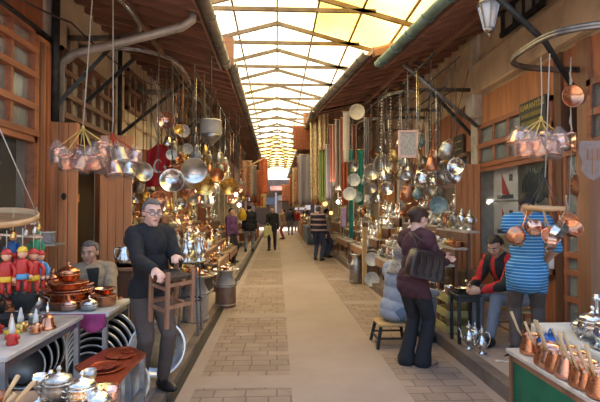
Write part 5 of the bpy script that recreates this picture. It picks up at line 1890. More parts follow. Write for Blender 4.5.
for k, (z, lb) in enumerate(((1.98, 'white poster with red triangle in the upper part of the shop window'), (1.45, 'white and grey poster with red triangle in the lower part of the shop window'))):
    po = thing('window_poster', lb, 'poster', (XR + 0.05, 6.90, z))
    MB().box((0, 0, 0), (0.008, 0.74, 0.50), 'poster_white').build('sheet', po)
    R2 = Matrix.Rotation(-PI / 2, 4, 'Z') @ Matrix.Rotation(PI / 2, 4, 'X')
    MB().prism([(-0.10, 0.16), (-0.08, -0.16), (0.16, -0.18)], -0.002, 0.002, 'poster_red', xyz((-0.007, 0, 0)) @ R2).build('print', po)
    MB().box((-0.006, 0.0, -0.20), (0.004, 0.5, 0.06), 'poster_dark').box((-0.006, -0.18, 0.08), (0.004, 0.10, 0.10), 'poster_dark').build('print', po)
for g_, (yy, zz, n_) in enumerate(((6.75, 1.90, 4), (6.30, 1.98, 5))):
    for k in range(n_):
        r_ = 0.24 - 0.012 * k
        o = thing('hanging_iron_pan', 'black iron pan, %s in the %s hung inside the shop window' % (ORD[k], ['darker cluster', 'row of large pans'][g_]), 'pan', (XR + 0.34, yy - 0.06 * k, zz), (0, 0, 0), 'black pans inside the shop window')
        MB().lathe([(0.001, 0), (r_ * 0.8, 0.004), (r_, 0.04), (r_ * 1.03, 0.042), (r_ * 0.97, 0.042), (r_ * 0.78, 0.01), (0.001, 0.008)], 'black_iron_pan', 28, Matrix.Rotation(0.5, 4, 'Z') @ Matrix.Rotation(PI / 2, 4, 'X')).build('dish', o)
        MB().tube([(0, 0, r_), (0, 0, r_ + 0.1)], 0.012, 'black_iron_pan', 6).build('handle', o)
for z in (0.98,):
    tag(MB().box((XR + 0.30, 6.5, z - 0.0125), (0.42, 2.0, 0.025), 'white_cloth').build('window_shelf'), 'pale shelf inside the shop window behind the striped polo shirt', 'shelf')
row(['cup', 'bowl', 'lidded_bowl', 'jug'], ['tin', 'silver'], (XR + 0.28, 5.55, 0.98), (XR + 0.28, 7.3, 0.98), 'on the pale shelf inside the shop window', 'ware on the pale window shelf', 77, scale=(0.7, 0.9))
for k, z in enumerate((1.55, 1.86, 2.14)):
    tag(MB().box((XL - 0.42, 4.5, z - 0.0125), (0.22, 2.2, 0.025), 'wood_brown_y').build('window_shelf'), '%s shelf of metal jars inside the first shop window' % ['lowest', 'middle', 'top'][k], 'shelf')
    row(['jug', 'cup', 'lidded_bowl', 'urn'], ['silver', 'tin', 'pewter'], (XL - 0.40, 3.6, z), (XL - 0.40, 5.5, z), 'on the %s shelf inside the first shop window' % ['lowest', 'middle', 'top'][k], 'jars inside the first shop window', 90 + k, scale=(0.5, 0.62), gap=0.05, single=True)

# Turkish flag draped on a line
FC_ = P(158, 165, 7.2)


def flagf(u, v):
    return (FC_.x + (u - 0.5) * (0.34 + 0.06 * v), FC_.y + 0.035 * math.sin(u * 9 + v * 2) + 0.03 * v, FC_.z + 0.33 - 0.66 * v - 0.10 * abs(u - 0.55) * (1 - v) * 2)


fl = thing('hanging_flag', 'red flag with white crescent hanging before the cream wall', 'flag')
MB().cloth(flagf, 16, 20, 'flag_red').build('cloth', fl)
mb = MB()
vs = []
n = 24
for i in range(n + 1):
    a = 0.5 + (2 * PI - 1.0) * i / n
    for rad, ox in ((0.20, 0.0), (0.155, 0.055)):
        u, v = 0.50 + (rad * math.cos(a) + ox) * 0.95, 0.52 + (rad * math.sin(a)) * 0.80
        q = Vector(flagf(u, v))
        vs.append(q + Vector((0, -0.007, 0)))
mb.add(vs, [(2 * i, 2 * i + 1, 2 * i + 3, 2 * i + 2) for i in range(n)], 'white_cloth', True)
st_ = []
for i in range(10):
    rad = 0.085 if i % 2 == 0 else 0.034
    a = PI + 2 * PI * i / 10
    st_.append(Vector(flagf(0.76 + rad * math.cos(a) * 1.1, 0.52 + rad * math.sin(a))) + Vector((0, -0.007, 0)))
mb.add(st_, [tuple(range(10))], 'white_cloth', True)
mb.build('crescent_and_star', fl)
MB().tube([Vector(flagf(0.5, 0)), Vector((FC_.x - 0.05, FC_.y + 0.1, 3.66))], 0.006, 'string_white', 5).build('string', fl)

# ================================================================== single hanging pieces, stool side
fy = (0.25, -1, 0)
DS = [(143, 172, 6.6, 9.5, 'tin', 'pale grey oval plate hanging beside the flag', 3.6, (0.6, -0.8, 0)),
      (172, 181, 6.4, 12, 'silver', 'large silver dish hanging just past the standing man', 3.6, (0.2, -1, 0.2)),
      (194, 170, 6.5, 13, 'aluminium', 'largest bright dish hanging over the round tray table', 3.6, (0.3, -1, -0.35)),
      (204, 185, 6.9, 10, 'brass', 'brass dish hanging under the largest bright dish', 3.6, (0.4, -1, -0.3)),
      (158, 200, 5.9, 9, 'copper', 'copper dish hanging beside the head of the standing man', 3.6, (0.5, -1, 0)),
      (183, 131, 7.2, 6.5, 'lace_white', 'white tambourine-like disc hanging high by the cream wall', 3.6, (0.4, -1, -0.1)),
      (171, 155, 7.0, 5.5, 'plate_white', 'small white disc hanging near the flag', 3.6, (0.5, -1, 0)),
      (187, 149, 7.3, 5.5, 'lace_white', 'small cream disc hanging below the high white disc', 3.6, (0.4, -1, 0)),
      (178, 157, 7.25, 4, 'copper', 'small orange copper dish behind the small white disc', 3.6, (0.3, -1, 0)),
      (192, 149, 7.6, 4, 'copper', 'small orange copper dish behind the small cream disc', 3.6, (0.3, -1, 0)),
      (229, 186, 9.5, 9, 'brass', 'brass-rimmed disc shining yellow left of the white bulbs'.replace(' left of', ' beside'), 3.6, (0.2, -1, -0.3)),
      (217, 175, 8.6, 7, 'copper_old', 'dark copper dish between the bright dishes and the yellow disc', 3.6, (0.3, -1, 0))]
for px, py, Y, rp, mt, lb, tp, fc in DS:
    hang_disc(P(px, py, Y), rp * Y / F, mt, lb, 'dish', 'hanging_dish', fc, tp)
p = P(211, 132, 7.0)
dm = thing('hanging_drum', 'grey drum-shaped lamp hanging high above the bright dishes', 'lamp', p)
MB().lathe([(0.155, -0.04), (0.165, -0.02), (0.155, 0.15), (0.165, 0.155), (0.15, 0.18), (0.03, 0.20), (0.001, 0.205)], 'fez_drum', 22).build('drum', dm)
MB().lathe([(0.001, -0.21), (0.02, -0.20), (0.12, -0.10), (0.155, -0.04)], 'pewter', 22).build('cone', dm)
MB().tube([(0, 0, 0.20), (0, 0, 3.95 - p.z)], 0.01, 'iron', 5).build('hanger', dm)
for k, (px, py, Y) in enumerate(((236, 194.5, 10.0), (239, 205, 10.4))):
    p = P(px, py, Y)
    b_ = thing('hanging_bulb', ['upper bare white bulb over the canister stall', 'lower bare white bulb over the canister stall'][k], 'bulb', p, group='bare bulbs over the canister stall')
    MB().ell((0, 0, 0), (0.038, 0.038, 0.045), 'bulb').build('glass', b_)
    MB().lathe([(0.02, 0.04), (0.02, 0.08), (0.008, 0.09)], 'iron', 10).build('socket', b_)
    MB().tube([(0, 0, 0.09), (0, 0, 3.7 - p.z)], 0.005, 'string_dark', 4).build('cord', b_)
LTS = [(P(237, 199, 9.9), 45, (1, 0.80, 0.55)), (P(338, 202, 11.4), 30, (1, 0.86, 0.66))]
for px, py, Y, r, mt, lb in ((338, 202, 11.5, 0.045, 'bulb', 'bare white bulb among the goods under the scarves'), (331, 213, 12.2, 0.05, 'bulb_orange', 'glowing orange lamp at the foot of the scarves'),
                             (325, 204, 13.5, 0.07, 'bulb_orange', 'orange round lamp near the man in the striped jumper')):
    p = P(px, py, Y)
    b_ = thing('hanging_bulb', lb, 'bulb', p)
    MB().ell((0, 0, 0), (r, r, r), mt).build('glass', b_)
    MB().lathe([(0.02, r * 0.9), (0.02, r + 0.04), (0.008, r + 0.05)], 'iron', 10).build('socket', b_)
    MB().tube([(0, 0, r + 0.05), (0, 0, 3.6 - p.z)], 0.005, 'string_dark', 4).build('cord', b_)
for i, (p, e, c) in enumerate(LTS):
    l = bpy.data.lights.new('bulb_light', 'POINT')
    l.energy = e
    l.color = c
    l.shadow_soft_size = 0.05
    o = bpy.data.objects.new('bulb_light', l)
    COL.objects.link(o)
    o.location = p - Vector((0, 0.08, 0))
# ================================================================== round tray table, cans and tiered stands, stool side
q = P(187, 262, 5.75)
ZT = 0.955
rt = thing('round_tray_table', 'round silver tray on a dark blue metal stand carrying silver vases', 'table', (q.x, 5.85, HS))
MB().lathe([(0.001, ZT - 0.012 - HS), (0.25, ZT - 0.012 - HS), (0.275, ZT + 0.012 - HS), (0.28, ZT + 0.012 - HS), (0.26, ZT - HS), (0.001, ZT - HS)], 'silver', 36).build('tray', rt)
for k in range(4):
    a = PI / 4 + k * PI / 2
    MB().bar((0.20 * math.cos(a), 0.20 * math.sin(a), 0), (0.16 * math.cos(a), 0.16 * math.sin(a), ZT - 0.014 - HS), 0.018, 0.018, 'steel_leg').build('leg', rt)
MB().tube([(0.165 * math.cos(t * 2 * PI / 24), 0.165 * math.sin(t * 2 * PI / 24), 0.42) for t in range(24)], 0.012, 'iron', 6, True).build('stretcher', rt)
GT = 'silver ware on the round tray table'
for k, (a, rr_, kd, mt, s, lb) in enumerate((
        (-2.6, 0.17, 'vase', 'silver', 0.85, 'silver vase on the round tray, by the stool'), (-1.57, 0.18, 'vase', 'silver', 0.80, 'silver vase at the front of the round tray'),
        (-0.6, 0.17, 'vase', 'silver', 0.85, 'silver vase on the round tray, by the alley edge'), (0.4, 0.16, 'ewer', 'silver', 0.75, 'silver ewer on the round tray, at the alley edge'),
        (1.5, 0.16, 'vase', 'brass', 0.95, 'brass vase at the back of the round tray'), (2.7, 0.16, 'ewer', 'tin', 0.8, 'grey ewer at the back of the round tray'),
        (0.0, 0.0, 'urn', 'silver', 0.75, 'silver urn in the centre of the round tray'))):
    good(kd, mt, (q.x + rr_ * math.cos(a), 5.85 + rr_ * math.sin(a), ZT), a, s, lb, GT)


def can(name, label, x, y, r, h, z0, mat, band=None, cat='milk can'):
    o = thing(name, label, cat, (x, y, z0))
    zb = 0.0
    MB().lathe([(r * 0.92, 0), (r, 0.015), (r, h * 0.66), (r * 0.97, h * 0.68), (r * 0.70, h * 0.84), (r * 0.68, h * 0.94), (r * 0.80, h * 0.97), (r * 0.80, h)], mat, 28).build('body', o)
    for z in (h * 0.08, h * 0.64):
        MB().tube([((r + 0.004) * math.cos(t * 2 * PI / 28), (r + 0.004) * math.sin(t * 2 * PI / 28), z) for t in range(28)], 0.008, mat, 5, True).build('hoop', o)
    if band:
        MB().lathe([(r * 1.012, h * 0.02), (r * 1.02, h * 0.03), (r * 1.02, h * 0.56), (r * 1.012, h * 0.57)], band, 28).build('band', o)
    for s in (-1, 1):
        MB().tube([(s * r * 0.95, -0.05, h * 0.60), (s * (r + 0.05), -0.045, h * 0.70), (s * (r + 0.05), 0.045, h * 0.70), (s * r * 0.95, 0.05, h * 0.60)], 0.011, mat, 6).build('handle', o)
    return o


can('milk_can', 'tall plain grey zinc milk can by the drain, under a tray of brass pieces', -1.12, 6.52, 0.175, 0.60, HS, 'zinc')
can('milk_can', 'grey metal canister with brown lower band standing by the drain', -0.84, 7.75, 0.165, 0.58, 0.0, 'zinc', 'copper_dull')
tag(good('serving_tray', 'tin', (-1.12, 6.52, HS + 0.60), 0, 1.55, '', None), 'wide tin tray on the tall milk can', 'tray')
tag(good('serving_tray', 'silver', (-0.84, 7.75, 0.58), 0, 1.15, '', None), 'silver tray on the brown-banded canister', 'tray')
r = random.Random(41)
for k in range(9):
    a = 2 * PI * k / 8
    rr_ = 0.185 if k < 8 else 0
    kd = ['goblet', 'cup', 'bowl', 'mortar', 'coffee_grinder'][k % 5] if k < 8 else 'lidded_bowl'
    mt = ['brass', 'copper', 'silver', 'brass', 'copper_pink'][(k * 2) % 5]
    good(kd, mt, (-1.12 + rr_ * math.cos(a), 6.52 + rr_ * math.sin(a), HS + 0.612), a, 0.75, '%s %s, %s round the tray on the tall milk can' % (MATWORD[mt], KINDS[kd][1], ORD[k]), 'pieces on the milk can tray')
for k in range(6):
    a = 2 * PI * k / 5
    rr_ = 0.13 if k < 5 else 0
    kd = ['cup', 'goblet', 'cup', 'coffee_grinder', 'goblet', 'bowl'][k]
    mt = ['silver', 'brass', 'tin', 'brass', 'silver', 'copper'][k]
    good(kd, mt, (-0.84 + rr_ * math.cos(a), 7.75 + rr_ * math.sin(a), 0.589), a, 0.75, '%s %s, %s round the tray on the banded canister' % (MATWORD[mt], KINDS[kd][1], ORD[k]), 'pieces on the canister tray')

WARM = ['copper', 'brass', 'silver', 'tin', 'silver', 'copper_pink', 'brass_old', 'tin', 'copper_old']
COOL = ['silver', 'tin', 'silver', 'aluminium', 'silver', 'pewter', 'tin', 'brass_old', 'copper_old']
SMALLK = ['cup', 'bowl', 'goblet', 'mortar', 'coffee_grinder', 'coffee_pot']
MIDK = ['teapot', 'jug', 'lidded_bowl', 'vase', 'cooking_pot', 'candlestick']
TALLK = ['ewer', 'urn', 'vase', 'tureen', 'teapot', 'table_lantern']
TIER = ['front row', 'second row', 'third row', 'fourth row', 'top row']


def stall(label, nm, xf, xb, y0, y1, zs, z0, mats, seed, single=False, cloth=None, limit=29, gap=0.02):
    ts = stepped(label, xf, xb, y0, y1, zs, z0, 'table_wood', cloth)
    d = abs(xb - xf) / len(zs)
    for i, (x, z) in enumerate(ts):
        ks = SMALLK if i == 0 else (MIDK if i < len(ts) - 1 else TALLK)
        mx = min(1.15 if i else 1.0, d / 2 / 0.128)
        row(ks, mats, (x, y0 + 0.06, z), (x, y1 - 0.06, z), 'in the %s of the %s' % (TIER[i], nm), 'goods on the %s' % nm, seed * 10 + i, scale=(min(0.72, mx * 0.78), mx), single=single, limit=limit, gap=gap)


stall('tiered wooden stand of copper ware behind the tall milk can', 'milk can stand', -1.42, -2.50, 6.75, 8.40, [0.60, 0.80, 1.01, 1.23, 1.46], HS, WARM, 31, gap=0.008)
stall('tiered stand of brass and copper behind the banded canister', 'canister stand', -1.10, -2.40, 8.75, 10.85, [0.58, 0.78, 1.00, 1.23, 1.48], HS, WARM, 32, gap=0.008)
stall('tiered stand of copper ware under the white bulbs', 'white bulb stand', -1.10, -2.40, 11.2, 13.2, [0.58, 0.80, 1.03, 1.28], HS, WARM, 33, True, None, 18, 0.01)
stall('far tiered stand beside the man in the dark jacket', 'dark jacket stand', -1.35, -2.30, 14.2, 16.6, [0.60, 0.90, 1.20], HS, WARM, 34, True, None, 8, 0.1)
stall('last tiered stand before the hanging orange carpet', 'orange carpet stand', -1.2, -2.2, 19.0, 22.0, [0.65, 1.0], HS, WARM, 35, True, None, 6, 0.3)
tag(MB().box((-2.6, 9.8, 0.55 + HS), (0.3, 2.0, 1.1), 'wood_brown').build('wooden_chest'), 'wooden chest standing behind the canister stand', 'chest')


def hangline(x, z, y0, y1, n, nm, mats, seed, ztop=3.60, kinds=('dish', 'pot', 'bell', 'lamp'), face=(0.4, -1, 0)):
    """a rail along the stall with goods on strings"""
    r = random.Random(seed)
    tag(MB().tube([(x, y0 - 0.1, ztop), (x, y1 + 0.1, ztop)], 0.012, 'iron', 6).build('hanging_rail'), 'thin iron rail above the %s' % nm, 'rail')
    for k in range(n):
        y = y0 + (y1 - y0) * (k + 0.5) / n
        kd = r.choice(kinds)
        mt = r.choice(mats)
        for q_ in range(40):
            w_ = 0.05 + 0.003 * q_
            p = Vector((x + r.uniform(-w_, w_), y + r.uniform(-w_, w_), z + r.uniform(-0.24, 0.24)))
            if all((p - h_).length > 0.27 and (p.xy - h_.xy).length > 0.15 for h_ in HP):
                break
        HP.append(p)
        lab = '%s {}, %s along the %s' % (MATWORD[mt], ORD[k], nm)
        grp = 'goods hung on the %s' % nm
        if kd == 'dish':
            f_ = Vector(face) + Vector((r.uniform(-0.4, 0.4), 0, r.uniform(-0.35, 0.25)))
            hang_disc(p, r.uniform(0.075, 0.135), mt, lab.format('dish hanging'), 'dish', 'hanging_dish', f_, ztop, group=grp)
        elif kd == 'lamp':
            o = hang_lamp(p, r.uniform(0.65, 0.95), mt, 'mosaic' if r.random() < 0.6 else 'plate_teal', lab.format('mosaic lamp'), ztop)
            o['group'] = grp
        elif kd == 'pot':
            o = thing('hanging_pot', lab.format('pot hanging'), 'pot', p, (r.uniform(-0.4, 0.4), r.uniform(-0.4, 0.4), 0), grp)
            s = r.uniform(0.9, 1.3)
            MB().lathe([(0.05 * s, -0.10 * s), (0.085 * s, -0.08 * s), (0.095 * s, 0.0), (0.075 * s, 0.06 * s), (0.085 * s, 0.075 * s), (0.07 * s, 0.07 * s), (0.06 * s, -0.05 * s), (0.001, -0.07 * s)], mt, 16).build('body', o)
            MB().tube([(0.08 * s, 0, 0.06 * s), (0, 0, 0.15 * s), (-0.08 * s, 0, 0.06 * s)], 0.006, mt, 5).build('bail_handle', o)
            MB().tube([(0, 0, 0.15 * s), (0, 0, ztop - p.z)], 0.005, 'string_dark', 4).build('string', o)
        else:
            o = thing('hanging_bell', lab.format('bell hanging'), 'bell', p, 0, grp)
            s = r.uniform(0.9, 1.5)
            MB().lathe([(0.065 * s, -0.06 * s), (0.07 * s, -0.055 * s), (0.048 * s, 0.0), (0.035 * s, 0.05 * s), (0.012 * s, 0.075 * s)], mt, 14).build('bell', o)
            MB().tube([(0, 0, 0.07 * s), (0, 0, ztop - p.z)], 0.005, 'string_dark', 4).build('string', o)


hangline(-1.20, 2.30, 6.9, 8.5, 8, 'alley line over the milk can stand', WARM, 50)
hangline(-1.45, 1.90, 6.7, 8.5, 9, 'low line over the milk can stand', WARM, 51)
hangline(-1.52, 2.65, 6.7, 8.4, 8, 'high line over the milk can stand', WARM, 49)
hangline(-1.90, 2.20, 7.55, 8.5, 5, 'middle line over the milk can stand', WARM, 52)
hangline(-2.30, 1.95, 7.2, 8.6, 6, 'rear line over the milk can stand', WARM, 53)
hangline(-1.12, 2.35, 8.8, 10.9, 9, 'alley line over the canister stand', WARM, 54)
hangline(-1.40, 1.90, 8.8, 10.9, 9, 'low line over the canister stand', WARM, 58)
hangline(-1.75, 2.55, 8.8, 10.8, 9, 'high line over the canister stand', WARM, 55)
hangline(-1.15, 2.0, 11.2, 13.3, 8, 'low line over the white bulb stand', WARM, 56)
hangline(-1.45, 2.5, 11.2, 13.3, 8, 'high line over the white bulb stand', WARM, 59)
hangline(-1.15, 2.2, 13.8, 17.0, 9, 'line over the dark jacket stand', WARM, 57)

# carpet hung far down the alley
cp = P(263, 176, 14.0)
crp = thing('hanging_carpet', 'long orange-red carpet hanging from a pole across the eaves', 'carpet', cp)
MB().cloth(lambda u, v: ((u - 0.5) * 0.26 + 0.03 * v, 0.03 * math.sin(u * 8 + v * 2), 0.52 - 1.05 * v), 8, 14, 'carpet_red', 0.012).build('carpet', crp)
e0, e1 = P(236, 172, 14.0) - cp, P(266, 157.5, 14.0) - cp
MB().tube([e0, e1], 0.018, 'wood_pale', 6).build('pole', crp)
MB().cloth(lambda u, v: ((u - 0.5) * 0.12, 0.02, -0.5 - 0.12 * v), 6, 2, 'string_yellow', 0.01).build('fringe', crp)

# ================================================================== opposite side: samovar bench and coffee pots
TA = table('low_table', 'low table under green cloth with copper coffee pots', 1.79, 2.19, 2.30, 3.60, 0.50, 'table_top', 'wood_brown')
tag(MB().cloth(lambda u, v: (1.825 - 0.02 * math.sin(u * 25) * v - 0.004, 2.36 + 1.18 * u, 0.455 - 0.42 * v), 26, 8, 'green_cloth').build('hanging_table_cloth'), 'green cloth hanging along the alley side of the coffee pot table', 'cloth')
GCP = 'coffee pots on the low table'
CP = [(531, 348, 1.05), (545, 347, 0.9), (553, 352, 0.95), (537, 359, 1.0), (546, 362, 1.05), (556, 366, 1.05), (568, 356, 0.8), (566, 372, 1.1), (578, 366, 0.95), (575, 381, 1.1), (588, 378, 1.0), (586, 392, 1.1), (560, 384, 0.9), (597, 392, 1.0)]
for k, (px, py, s) in enumerate(CP):
    q = G(px, py + 6, 0.50)
    q.x = min(max(q.x, 1.87), 2.12)
    o = good('coffee_pot', ['copper', 'copper_pink', 'copper'][k % 3], (q.x, q.y, 0.50), -0.5 + 1.3 * ((k * 37) % 10) / 10, 1.35 * s,
             '%s coffee pot with wooden handle, %s from the far end of the low table' % (['bright copper', 'pale copper', 'copper'][k % 3], ORD[k]), GCP)
q = P(562, 343, 3.42)
mb = MB()
rr = random.Random(9)
mb.ell((0, 0, 0.07), (0.115, 0.09, 0.075), 'blue_plastic', None, 16, 10)
mb.v = [(a * (1 + rr.uniform(-0.16, 0.16)), b * (1 + rr.uniform(-0.16, 0.16)), max(0, c * (1 + rr.uniform(-0.2, 0.25)))) for a, b, c in mb.v]
mb2 = MB()
mb2.tube([(-0.04, 0, 0.13), (-0.01, 0.0, 0.20), (0.03, 0, 0.14)], 0.009, 'blue_plastic', 6)
bg_ = thing('plastic_bag', 'crumpled blue plastic bag lying among the copper coffee pots', 'bag', (2.03, 3.38, 0.50))
mb.build('bag', bg_)
mb2.build('handle', bg_)
TBt = table('display_bench', 'white-covered bench with the ornate silver tureens', 2.22, 3.2, 3.05, 3.98, 0.60, 'white_cloth', 'wood_dark', z0=HR)
tag(MB().cloth(lambda u, v: (2.215 + 0.98 * u, 3.045 - 0.02 * math.sin(u * 30) * v - 0.004, 0.578 - 0.40 * v), 26, 8, 'green_cloth').build('hanging_table_cloth'), 'green cloth hanging from the front of the white-covered bench', 'cloth')
tag(MB().cloth(lambda u, v: (2.208 - 0.004 - 0.012 * math.sin(u * 22) * v, 3.05 + 0.92 * u, 0.602 - 0.13 * v), 22, 4, 'white_cloth').build('hanging_bench_cover'), 'white cloth edge hanging over the alley side of the bench', 'cloth')
GSV = 'silver ware on the white-covered bench'
for px, py, s, kd, mt, lb in ((589, 341, 0.82, 'tureen', 'silver', 'ornate silver tureen with finial on the white-covered bench'), (606, 348, 0.8, 'tureen', 'silver', 'ornate silver tureen at the wall side of the bench'),
                              (571, 337, 0.6, 'bowl', 'silver', 'open silver bowl at the alley edge of the bench'), (578, 350, 0.75, 'serving_tray', 'silver', 'round silver tray lying on the bench'),
                              (597, 333, 1.15, 'candlestick', 'silver', 'tall silver candlestick behind the tureens'), (582, 333, 0.7, 'lidded_bowl', 'silver', 'silver lidded bowl behind the ornate tureen')):
    q = G(px, py, 0.60)
    good(kd, mt, (max(2.36, q.x), min(max(q.y, 3.15), 3.88), 0.60), 0.5, s, lb, GSV)

# the craftsman's corner
wt = table('work_table', 'small dark work table before the craftsman', 1.95, 2.22, 4.98, 5.26, 0.66, 'iron', 'iron', 0.03, 0.03, z0=HR)
GW = 'pieces on the craftsman work table'
good('serving_tray', 'iron', (2.085, 5.12, 0.66), 0, 0.72, 'black round tray on the small dark work table', GW)
good('bowl', 'silver', (2.05, 5.13, 0.67), 0, 0.6, 'small silver bowl the craftsman works on', GW)
good('cup', 'pewter', (2.15, 5.06, 0.67), 0, 0.8, 'dark pewter cup beside the silver bowl on the work table', GW)
GFL = 'silver pots on the pavement'
for px, py, s, lb, kd in ((469, 349, 0.95, 'tall silver ewer on the pavement, on the side of the crates', 'ewer'), (482, 354, 0.92, 'tall silver ewer on the pavement, on the side of the craftsman', 'ewer'),
                          (475, 345, 0.72, 'shorter silver urn behind the two ewers on the pavement', 'urn')):
    q = G(px, py, HR)
    good(kd, 'silver', (q.x, q.y, HR), 2.6, s * 0.72, lb, GFL)
q = G(497, 362, HR)
pp = tag(MB().cloth(lambda u, v: (0.13 * u, 0.05 * v - 0.02 * u, 0.003 + 0.004 * math.sin(6 * u)), 6, 3, 'paper_white', 0.002).build('paper_scrap', None, q), 'white scrap of paper lying on the pavement before the striped shirt man', 'paper')
tg = thing('pliers', 'dark pliers lying on the pavement beside the paper scrap', 'pliers', G(507, 356, HR), 0.5)
for s in (-1, 1):
    MB().tube([(0.0, 0, 0.010), (0.05, s * 0.012, 0.010), (0.13, s * 0.03, 0.010)], 0.007, 'iron', 6).build('handle', tg)
MB().tube([(0.005, 0, 0.010), (-0.04, 0, 0.010)], [0.010, 0.005], 'iron', 6).build('jaw', tg)

# open crates
for k, z in enumerate((HR, 0.30, 0.48)):
    c = thing('wooden_crate', 'shallow yellow-green crate, %s of the crate stack behind the woman' % ['lowest', 'middle one', 'topmost'][k], 'crate', (2.22, 5.62, z), 0, 'yellow-green crates stacked behind the woman')
    if k == 2:
        pass
    MB().box((0, 0, 0.012), (0.44, 0.40, 0.016), 'crate_paint').build('bottom', c)
    for sx in (-1, 1):
        MB().box((sx * 0.215, 0, 0.055), (0.014, 0.42, 0.075), 'crate_paint').build('side_panel', c)
        MB().box((0, sx * 0.20, 0.055), (0.42, 0.014, 0.075), 'crate_paint').build('end_panel', c)
    for sx in (-1, 1):
        for sy in (-1, 1):
            MB().box((sx * 0.20, sy * 0.185, 0.09), (0.03, 0.03, 0.18), 'wood_brown').build('corner_post', c)
row(['cup', 'bowl', 'goblet', 'jug'], ['silver', 'tin', 'brass_old'], (2.07, 5.47, 0.505), (2.07, 5.78, 0.505), 'in the front of the topmost crate', 'ware in the topmost crate', 61, scale=(0.8, 1.0))
row(['jug', 'teapot', 'candlestick'], ['silver', 'pewter'], (2.32, 5.47, 0.505), (2.32, 5.78, 0.505), 'at the back of the topmost crate', 'ware in the topmost crate', 62, scale=(0.8, 0.95))

# tiered stands along that side
stall('tiered stand of silver ware beyond the crates', 'crate-side stand', 1.98, 2.66, 6.0, 7.2, [0.66, 0.86, 1.08, 1.30], HR, COOL, 36, cloth='table_top', gap=0.008)
stall('tiered stand of silver ware under the beaded strings', 'beaded string stand', 1.96, 3.1, 7.6, 9.75, [0.66, 0.86, 1.08, 1.32, 1.56], HR, COOL, 37, cloth='table_top', gap=0.008)
stall('tiered stand of silver ware beside the wooden post', 'wooden post stand', 1.94, 2.95, 10.2, 12.3, [0.70, 0.93, 1.18, 1.42], HR, COOL, 38, True, 'table_top', 18, 0.01)
stall('far tiered stand under the hanging scarves', 'scarf stand', 1.92, 2.8, 12.8, 15.2, [0.72, 0.98, 1.25], HR, COOL, 39, True, 'table_top', 12, 0.03)
stall('last tiered stand behind the man in the striped jumper', 'striped jumper stand', 1.75, 2.7, 16.5, 20.0, [0.75, 1.1], HR, COOL, 40, True, None, 7, 0.2)
can('milk_can', 'dark grey milk can standing by the kerb under the silver stand', 1.72, 10.1, 0.15, 0.62, 0.0, 'pewter')
for k, (px, py, Y, rp, mt, lb) in enumerate(((372, 259, 9.3, 7, 'plate_white', 'white plate fixed to the front of the wooden post stand, upper'), (372, 279, 9.3, 7.5, 'plate_white', 'white plate hanging on the front of the beaded string stand, lower'))):
    hang_disc(P(px, py, Y), rp * Y / F, mt, lb, 'plate', 'hanging_plate', (-0.25, -1, 0), None)
tag(MB().box2((1.80, 9.78, 0), (1.90, 9.86, 1.22), 'wood_pale', 0.008).build('wooden_post'), 'pale upright wooden board by the kerb between silver stands', 'post')

# hanging goods on that side
SD = [(357, 112, 9.0, 8, 'lace_white', 'round cream embroidered disc high beside the scarves', (-0.2, -1, -0.1)), (354, 180, 9.2, 6.5, 'plate_white', 'white plate hanging before the teal cloth, upper of the trio', (-0.2, -1, 0)),
      (350, 194, 9.0, 7, 'plate_white', 'white plate hanging before the teal cloth, middle of the trio', (-0.4, -1, 0.2)), (357, 197, 9.25, 6, 'plate_teal', 'bluish plate hanging before the teal cloth, beside the white plates', (-0.2, -1, 0.2)),
      (353, 166, 9.4, 6, 'pewter', 'dark grey disc hanging above the white plates', (-0.2, -1, 0)), (438, 205, 6.6, 9, 'plate_teal', 'bluish glass plate hanging beside the head of the woman', (-0.3, -1, 0)),
      (407, 198, 7.3, 7, 'silver', 'silver dish hanging above the woman in maroon', (-0.3, -1, 0.2)), (383, 165, 8.6, 10, 'tin', 'grey openwork dish hanging under the framed mirror', (-0.3, -1, 0)),
      (372, 172, 8.8, 8, 'tin', 'grey openwork dish beside the white plates', (-0.3, -1, 0))]
for px, py, Y, rp, mt, lb, fc in SD:
    hang_disc(P(px, py, Y), rp * Y / F, mt, lb, 'plate', 'hanging_plate', fc, 3.60)
CF = (-0.4, -1, 0)
hangline(2.02, 1.95, 6.0, 7.3, 7, 'low line over the crate-side stand', COOL, 71, face=CF)
hangline(2.40, 2.25, 6.1, 7.2, 6, 'high line over the crate-side stand', COOL, 70, face=CF)
hangline(1.85, 2.0, 7.6, 9.7, 10, 'low line over the beaded string stand', COOL, 72, face=CF)
hangline(2.15, 2.4, 7.5, 9.7, 10, 'middle line over the beaded string stand', COOL, 73, face=CF)
hangline(2.75, 2.0, 7.6, 9.6, 9, 'rear line over the beaded string stand', COOL, 74, face=CF)
hangline(2.48, 2.75, 7.8, 9.7, 8, 'high line over the beaded string stand', COOL, 75, face=CF)
hangline(2.95, 2.55, 7.8, 9.7, 7, 'wall line over the beaded string stand', COOL, 79, face=CF)
hangline(1.72, 2.05, 10.2, 12.2, 9, 'low line over the wooden post stand', COOL, 76, face=CF)
hangline(2.05, 2.5, 10.2, 12.2, 9, 'middle line over the wooden post stand', COOL, 77, face=CF)
hangline(2.45, 2.9, 10.2, 12.2, 8, 'high line over the wooden post stand', COOL, 80, face=CF)
hangline(1.58, 2.1, 12.8, 15.0, 8, 'line over the scarf stand', COOL, 78, face=CF)
mp = P(408, 144, 6.9)
fm_ = thing('hanging_mirror', 'rectangular tray with pinkish frame and patterned grey centre hanging below the ring rail', 'framed panel', mp, (0, 0, -0.12))
MB().box((0, 0, 0), (0.24, 0.012, 0.36), 'mosaic_grey').build('panel', fm_)
mb = MB()
for s in (-1, 1):
    mb.box((s * 0.13, -0.004, 0), (0.034, 0.026, 0.40), 'frame_pink').box((0, -0.004, s * 0.19), (0.292, 0.026, 0.034), 'frame_pink')
mb.build('frame', fm_)
